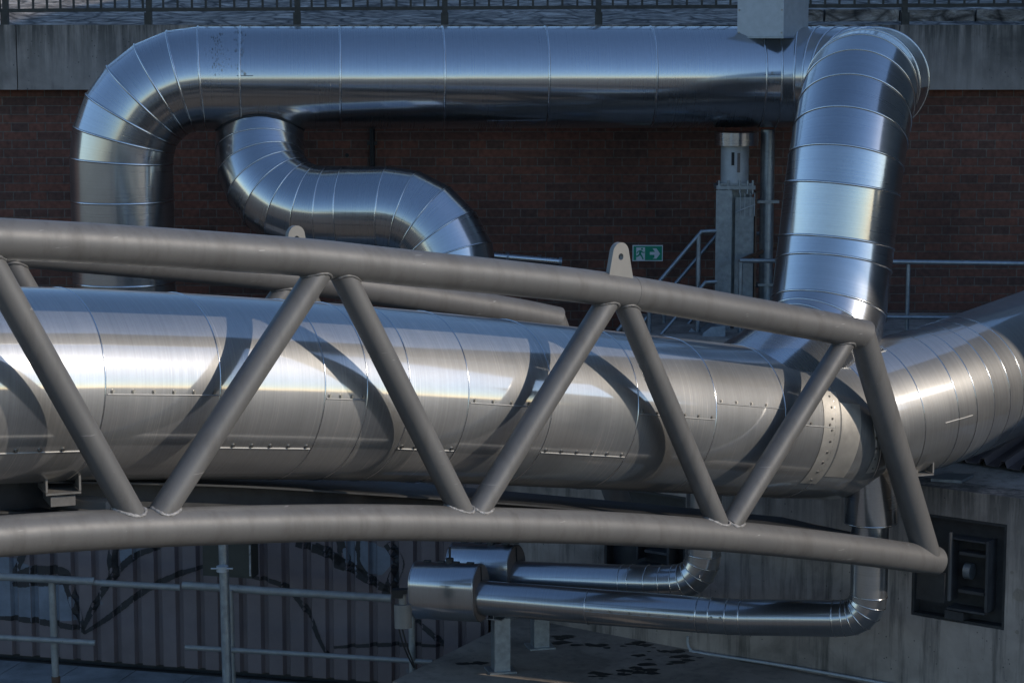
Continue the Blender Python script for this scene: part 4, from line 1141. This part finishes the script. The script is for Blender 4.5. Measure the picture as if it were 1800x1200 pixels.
for i, poly in enumerate(fig): mb.prism([Vector((sp2(*q).x, sy-0.006-0.0002*i, sp2(*q).z)) for q in poly], Vector((0, 0.0015, 0)))
mb.build('running_figure', M_GREEN, sg)

# ================================================================== SMALL PIPES WITH VALVE BOXES
RP = 0.122
def small_pipe(label, pts, sect, elbows, box):
    pass
PZ = Z(-3.89)
fp1 = thing('small_pipe', onz(1250, 1085, PZ), 'nearer small clad pipe with a big valve box at its left end, low right', 'pipe', 'small clad pipes with valve boxes')
def d1f(u): return 1/(1/16.1+(1/15.02-1/16.1)*(u-800)/726)
def q1_(u, v): return P(u, v, d1f(u))
a = q1_(800, 1047); e = q1_(1526, 1086); m1 = q1_(1250, 1080); PZ = e.z
pv_top = e+Vector((0, 0, 1.3))
arcp = bez_arc(m1, e, pv_top, 0.17, 5)
p_l = [a, q1_(845, 1049.5), q1_(1037, 1065), q1_(1230, 1079.5)]
k_ = [q1_(1252, 1081), q1_(1281, 1083), q1_(1305, 1084)]
pth = p_l + [q for q in k_] + [q1_(1468, 1086)] + arcp + [Vector((e.x, e.y, ony(1526, 905, e.y).z)), Vector((e.x, e.y, ony(1526, 800, e.y).z))]
SP = Duct(pth, RP, fp1, M_SMALL, bead=0.004)
for i in range(0, 7): SP.section(i, i+1, 'sheet_section')
SP.section(7, 8, 'sheet_section'); SP.section(8, 13, 'elbow_section'); SP.section(13, 14, 'sheet_section'); SP.section(14, 15, 'sheet_section')
SP.beads(range(1, 15), b=0.0045)
SP.seam(SP.cum[2]+0.01, SP.cum[3]-0.01, 1.62, 6, w=0.006); SP.seam(SP.cum[4]+0.01, SP.cum[5]-.01, 1.5, 2, w=0.006)
# reducer sleeve under the big duct
zc0, zc1 = ony(1526, 917, e.y).z, ony(1526, 825, e.y).z
cl = [Vector((e.x, e.y, zc1)), Vector((e.x, e.y, zc0))]
SL = Duct(cl, 0.172, fp1, M_DUCT, bead=0.005); SL.section(0, 1, 'branch_sleeve'); SL.beads([1], b=0.005)
pts, ex = disc_prism(cl[1]+Vector((0, 0, 0.002)), Vector((0, 0, 1)), 0.171, 0.004, 40); MB().prism(pts, ex).build('sleeve_bottom', M_DUCT, fp1)

fp2 = thing('small_pipe', onz(1000, 1018, Z(-3.83)), 'farther small clad pipe, partly hidden by the nearer one, curving up beside the abutment', 'pipe', 'small clad pipes with valve boxes')
PZ2 = Z(-3.84)
def d2f(u): return 1/(1/16.45+(1/15.75-1/16.45)*(u-860)/376)
def q2_(u, v): return P(u, v, d2f(u))
a = q2_(860, 1012); e2_ = q2_(1236, 1024); PZ2 = e2_.z
up2 = Vector((e2_.x, e2_.y, Z(-3.1)))
arc2 = bez_arc(a, e2_, up2, 0.22, 5)
pth2 = [a, q2_(908, 1015), q2_(1096, 1022), ]
nxt = [q2_(1112, 1022), q2_(1141, 1023), q2_(1166, 1023)]
pth2 = pth2+nxt+arc2+[Vector((e2_.x, e2_.y, P(1236, 940, 15.75).z)), up2, up2+Vector((-0.15, -0.6, 0.55))]
S2 = Duct(pth2, RP, fp2, M_SMALL, bead=0.004)
for i in range(0, 6): S2.section(i, i+1, 'sheet_section')
S2.section(6, 11, 'elbow_section'); S2.section(11, 12, 'sheet_section'); S2.section(12, 13, 'sheet_section'); S2.section(13, 14, 'sheet_section') if len(pth2) > 14 else None
S2.beads(range(1, len(pth2)-2), b=0.0045)

def valve_box(root, axis_pt, d, length, rw, hh, off):
    """stadium section cover along direction d, ending at axis_pt (right end)"""
    d = d.normalized(); up = Vector((0, 0, 1)); up = (up-d*up.dot(d)).normalized(); sdv = d.cross(up)
    if sdv.y > 0: sdv = -sdv
    c = axis_pt+off
    prof = []
    n = 20
    for i in range(n+1):
        a = PI*i/n; prof.append((math.cos(a)*rw, hh+math.sin(a)*rw))
    for i in range(n+1):
        a = PI+PI*i/n; prof.append((math.cos(a)*rw, -hh+math.sin(a)*rw))
    def ring(x, g_=1.0): return [c-d*x+sdv*(p[0]*g_)+up*(p[1]*g_) for p in prof]
    mb = MB(); m_ = len(prof); b0 = 0.02
    rows = [ring(0.0, 0.985), ring(0.008, 1.0), ring(length-b0, 1.0), ring(length-0.004, 0.985), ring(length, 0.95)]
    ll = [0, .008, length-b0, length-.004, length]
    for rw_ in rows: mb.v += rw_
    cumu = [0]
    for i in range(m_): cumu.append(cumu[-1]+(rows[0][(i+1) % m_]-rows[0][i]).length)
    for j in range(len(rows)-1):
        for k in range(m_):
            q = [j*m_+k, j*m_+(k+1) % m_, (j+1)*m_+(k+1) % m_, (j+1)*m_+k]
            mb.face(q, [(cumu[k], ll[j]), (cumu[k+1], ll[j]), (cumu[k+1], ll[j+1]), (cumu[k], ll[j+1])], True)
    q = len(mb.v); mb.v += mb.v[(len(rows)-1)*m_:len(rows)*m_]; mb.face([q+k for k in range(m_)])
    bo = mb.build('valve_cover', M_SMALL, root)
    cap = ring(-0.003, 0.97); mb = MB(); mb.prism(cap, -d*0.006); mb.build('end_cap', M_CAPB, bo)
    # dark split line and rim beads
    mb = MB(); mb.box(c+d*0.006+up*(hh*0.5+rw*0.6), 0.003, 0.012, rw*0.9, ax=d, ay=sdv, az=up); mb.build('cap_joint', M_BLACK, bo)
    for x in (0.006, length-0.012):
        r_ = ring(x, 1.004); r_.append(r_[0]); MB().tube(r_, 0.004, 6, cap=False).build('rim_bead', M_SMALL, bo)
    for k in range(4):
        mb = MB(); mb.box(c-d*(length*(0.15+0.22*k))+up*(hh+rw+0.006), 0.05, 0.03, 0.010, ax=d, ay=sdv, az=up); mb.build('latch', M_DARK, bo)
    return bo, c, d, up, sdv
d1 = (SP.p[1]-SP.p[0]).normalized()
vb1, vc, vd, vu, vs = valve_box(fp1, q1_(846, 1049), d1, 0.50, 0.158, 0.048, Vector((0, 0, 0.03)))
d2_ = (S2.p[1]-S2.p[0]).normalized()
vb2, vc2, _, _, _ = valve_box(fp2, q2_(908, 1014), d2_, 0.50, 0.158, 0.048, Vector((0, 0, 0.03)))
# valve spindle parts on top
for c_, root_ in ((vc-vd*0.24, vb1), (vc2-vd*0.2, vb2)):
    t0 = c_+Vector((0, 0, 0.19)); MB().tube([t0, t0+Vector((0, 0, 0.05))], 0.028, 16).build('spindle_nut', M_DARK, root_)
    MB().tube([t0+Vector((0, 0, 0.05)), t0+Vector((0, 0, 0.13))], 0.009, 10).build('spindle', M_DARK, root_)
mb = MB(); c = vc2-vd*0.02+Vector((-0.02, 0.0, 0.26)); mb.box(c, 0.11, 0.08, 0.07); mb.build('actuator', M_DARK, vb2)
# actuator motor with cable at the left of the near box
am = thing('valve_actuator', P(706, 1080, 15.5), 'small grey-brown cylinder actuator with cables, left of the nearer valve box', 'actuator')
c = P(707, 1082, 15.55)
MB().tube([P(709, 1103, 15.55), P(708, 1062, 15.55)], 0.060, 28).build('motor_body', M_MOTOR, am)
MB().tube([P(708, 1062, 15.55), P(707, 1045, 15.55)], 0.026, 16).build('motor_neck', M_MOTOR, am)
mb = MB(); mb.box(P(699, 1042, 15.55), 0.075, 0.07, 0.055); mb.box(P(710, 1038, 15.55), 0.05, 0.06, 0.03); mb.build('gear_head', M_BLACK, am)
for (du, wv) in ((0, 0), (6, 3)):
    MB().tube(catmull([P(700+du, 1100, 15.55), P(708+du, 1130, 15.57), P(716+du, 1150+wv, 15.62), P(727+du*.3, 1172, 15.7)], 6), 0.0055, 8).build('cable', M_BLACK, am)
# ------------------------------------------------------------------ steel pipe support on the slab
ps = thing('pipe_stand', onz(882, 1186, SLZ), 'galvanised steel stand with an I beam and two square legs, under the small pipes', 'pipe stand')
def sqleg(u, v, ztop_, w_, root):
    b = onz(u, v, SLZ); rot = R_(-38); X = Vector((math.cos(rot), math.sin(rot), 0)); Y = Vector((-X.y, X.x, 0))
    X = fdir; Y = -fn
    X = Vector((0.97, 0.24, 0)).normalized(); Y = Vector((-X.y, X.x, 0))
    mb = MB(); mb.box((b.x, b.y, (SLZ+0.012+ztop_)/2), w_, w_, ztop_-SLZ-0.012, ax=X, ay=Y); mb.build('leg', M_GALV, root)
    mb = MB(); mb.box((b.x, b.y, SLZ+0.006), w_*1.7, w_*1.6, 0.012, ax=X, ay=Y); mb.build('base_plate', M_GALV, root)
    return b, X, Y
zl = P(880, 1120, 15.65).z
b1_, X, Y = sqleg(880, 1178, zl, 0.115, ps); b2_, _, _ = sqleg(949, 1136, zl, 0.115, ps)
bd = Vector((b2_.x-b1_.x, b2_.y-b1_.y, 0)).normalized(); sdx = Vector((bd.y, -bd.x, 0)); 
st_ = Vector((b1_.x, b1_.y, zl+0.122))-bd*0.12; en_ = Vector((b2_.x, b2_.y, zl+0.122))+bd*0.15
mb = MB(); ip = [(-.055, 0), (.055, 0), (.055, -.009), (.004, -.009), (.004, -.111), (.055, -.111), (.055, -.12), (-.055, -.12), (-.055, -.111), (-.004, -.111), (-.004, -.009), (-.055, -.009)]
sweep_prof(mb, [st_, en_], ip, sdx); mb.build('i_beam', M_GALV, ps)
mb = MB(); mb.box(st_+bd*0.15+Vector((0, 0, 0.02)), 0.2, 0.14, 0.035, ax=bd, ay=sdx); mb.build('saddle_plate', M_DARK, ps)

# ------------------------------------------------------------------ lower-left railings, pole, dark box
def prl(u, v, d=17.0): return P(u, v, d)
g1 = thing('yard_railing', onz(90, 1192, 0.04), 'pale blue handrail with one post and stub ends, far left of the corrugated wall', 'railing', 'pale blue pipe railings in front of the corrugated wall')
dy = 17.6
rail([P(-60, 1010, dy), P(166, 1021, dy-0.05)], g1, 'top_rail', 0.031, M_RAIL); rail([P(-60, 1116, dy), P(167, 1129, dy)], g1, 'mid_rail', 0.022, M_RAIL)
rail([P(166, 1023, dy-0.05), P(178, 1024, dy-0.05)], g1, 'rail_sleeve', 0.022, M_RAIL); rail([P(178, 1024, dy-0.05), P(317, 1032, dy-0.1)], g1, 'top_rail', 0.026, M_RAIL)
a = P(91, 1020, dy); b = P(94, 1180, dy); rail([a, Vector((a.x+0.01, a.y, 0.06))], g1, 'rail_post', 0.028, M_RAIL)
rail([Vector((a.x+.01, a.y, 0.16)), Vector((a.x+.01, a.y, 0.04))], g1, 'post_sleeve', 0.034, M_RUST)
g2 = thing('yard_railing', onz(402, 1196, 0.04), 'pale blue handrail with two rails running from the pole to the valve box', 'railing', 'pale blue pipe railings in front of the corrugated wall')
rail([P(321, 1028, 17.3), P(500, 1040, 17.2), P(688, 1051, 17.1)], g2, 'top_rail', 0.031, M_RAIL)
rail([P(326, 1137, 17.3), P(500, 1147, 17.2), P(760, 1163, 17.1)], g2, 'mid_rail', 0.020, M_RAIL)
a = P(404, 1036, 17.22); rail([a, Vector((a.x+0.01, a.y, 0.05))], g2, 'rail_post', 0.026, M_RAIL)
a = P(723, 1060, 17.05); rail([a, Vector((a.x+0.01, a.y, 0.05))], g2, 'rail_post', 0.026, M_RAIL)
pl = thing('steel_pole', P(394, 1200, 16.6), 'upright galvanised pole with a clamp, standing in front of the dark cabinet', 'pole')
a = P(390, 880, 16.6); rail([a, Vector((a.x+0.02, a.y, 0))], pl, 'pole_shaft', 0.036, M_GALV)
q = P(391, 999, 16.6); MB().tube([q+Vector((0, 0, -.02)), q+Vector((0, 0, .02))], 0.044, 24).build('pole_clamp', M_GALVL, pl)
MB().tube([q+Vector((-.08, -.03, .008)), q+Vector((.08, -.03, .008))], 0.007, 8).build('clamp_bolt', M_GALVL, pl)
dk = thing('dark_cabinet', P(405, 1010, 17.4), 'dark olive cabinet box with chipped edge, hanging behind the steel pole', 'cabinet')
M_OLV = simple('olive paint', (0.035, 0.036, 0.028), 0.5, 0.0, var=0.2)
c = P(405, 965, 17.45); mb = MB(); mb.box(c, 0.40, 0.14, 0.40, ax=cwd, ay=-cwn); mb.build('cabinet_body', M_OLV, dk)
mb = MB(); mb.box(c+cwn*0.075+cwd*(0.188)-Vector((0, 0, 0.06)), 0.014, 0.006, 0.24, ax=cwd, ay=-cwn); mb.build('chipped_edge', M_WELD, dk)
mb = MB(); mb.box(c+cwn*0.073, 0.36, 0.006, 0.36, ax=cwd, ay=-cwn); mb.build('cabinet_door', M_OLV, dk)
mb = MB(); mb.box(c-cwn*0.13+Vector((0, 0, 0.1)), 0.30, 0.13, 0.05, ax=cwd, ay=-cwn); mb.build('wall_bracket', M_DARK, dk)
# dark pipes / clutter seen below the big duct
ut = thing('under_pipe', P(400, 850, 13.5), 'dark pipe bundle behind the truss, just under the big duct at the left', 'pipe')
MB().tube([P(-100, 850, 14.2), P(285, 862, 14.4), P(700, 862, 14.8)], 0.05, 16).build('pipe_shaft', M_DARK, ut)

# ================================================================== SCREENS OUT OF VIEW (added to cast the shade over the wall and the yard)
TE = math.tan(SUN_EL); SA, CA = math.sin(SUN_AZ), math.cos(SUN_AZ)
def qh(q, h, X):
    # where the sun ray with sideways coordinate q and height coordinate h crosses the plane x = X
    a = (X-q*CA)/SA
    return Vector((X, q*SA-a*CA, h+a*TE+H))
XB = 9.0
gl = thing('wall_shade_screen', (XB, 16, 0), 'tall plain screen out of view on the right, added to shade the brick wall', 'shade_screen')
MB().prism([qh(*p, XB) for p in ((15.58, -8), (15.58, -1.02), (14.95, -0.86), (14.76, -0.4), (14.76, 3.3), (16.3, 5.05), (27, 5.05), (27, -8))], Vector((0.4, 0, 0))).build('high_shade_panel', M_BLOCKER, gl)  # added light blocker, outline cut so truss and big duct stay sunlit
XH = 7.5
hl = thing('yard_shade_screen', (XH, 11, 0), 'low screen with a stepped top, out of view on the right, added to shade the slab', 'wall')
MB().prism([qh(*p, XH) for p in ((13.4, -8), (13.4, -2.15), (14.0, -2.45), (14.8, -2.85), (14.88, -2.03), (15.62, -1.97), (15.62, -8))], Vector((0.3, 0, 0))).build('low_shade_panel', M_BLOCKER, hl)  # invented low blocker, keeps sun off the slab and small pipes
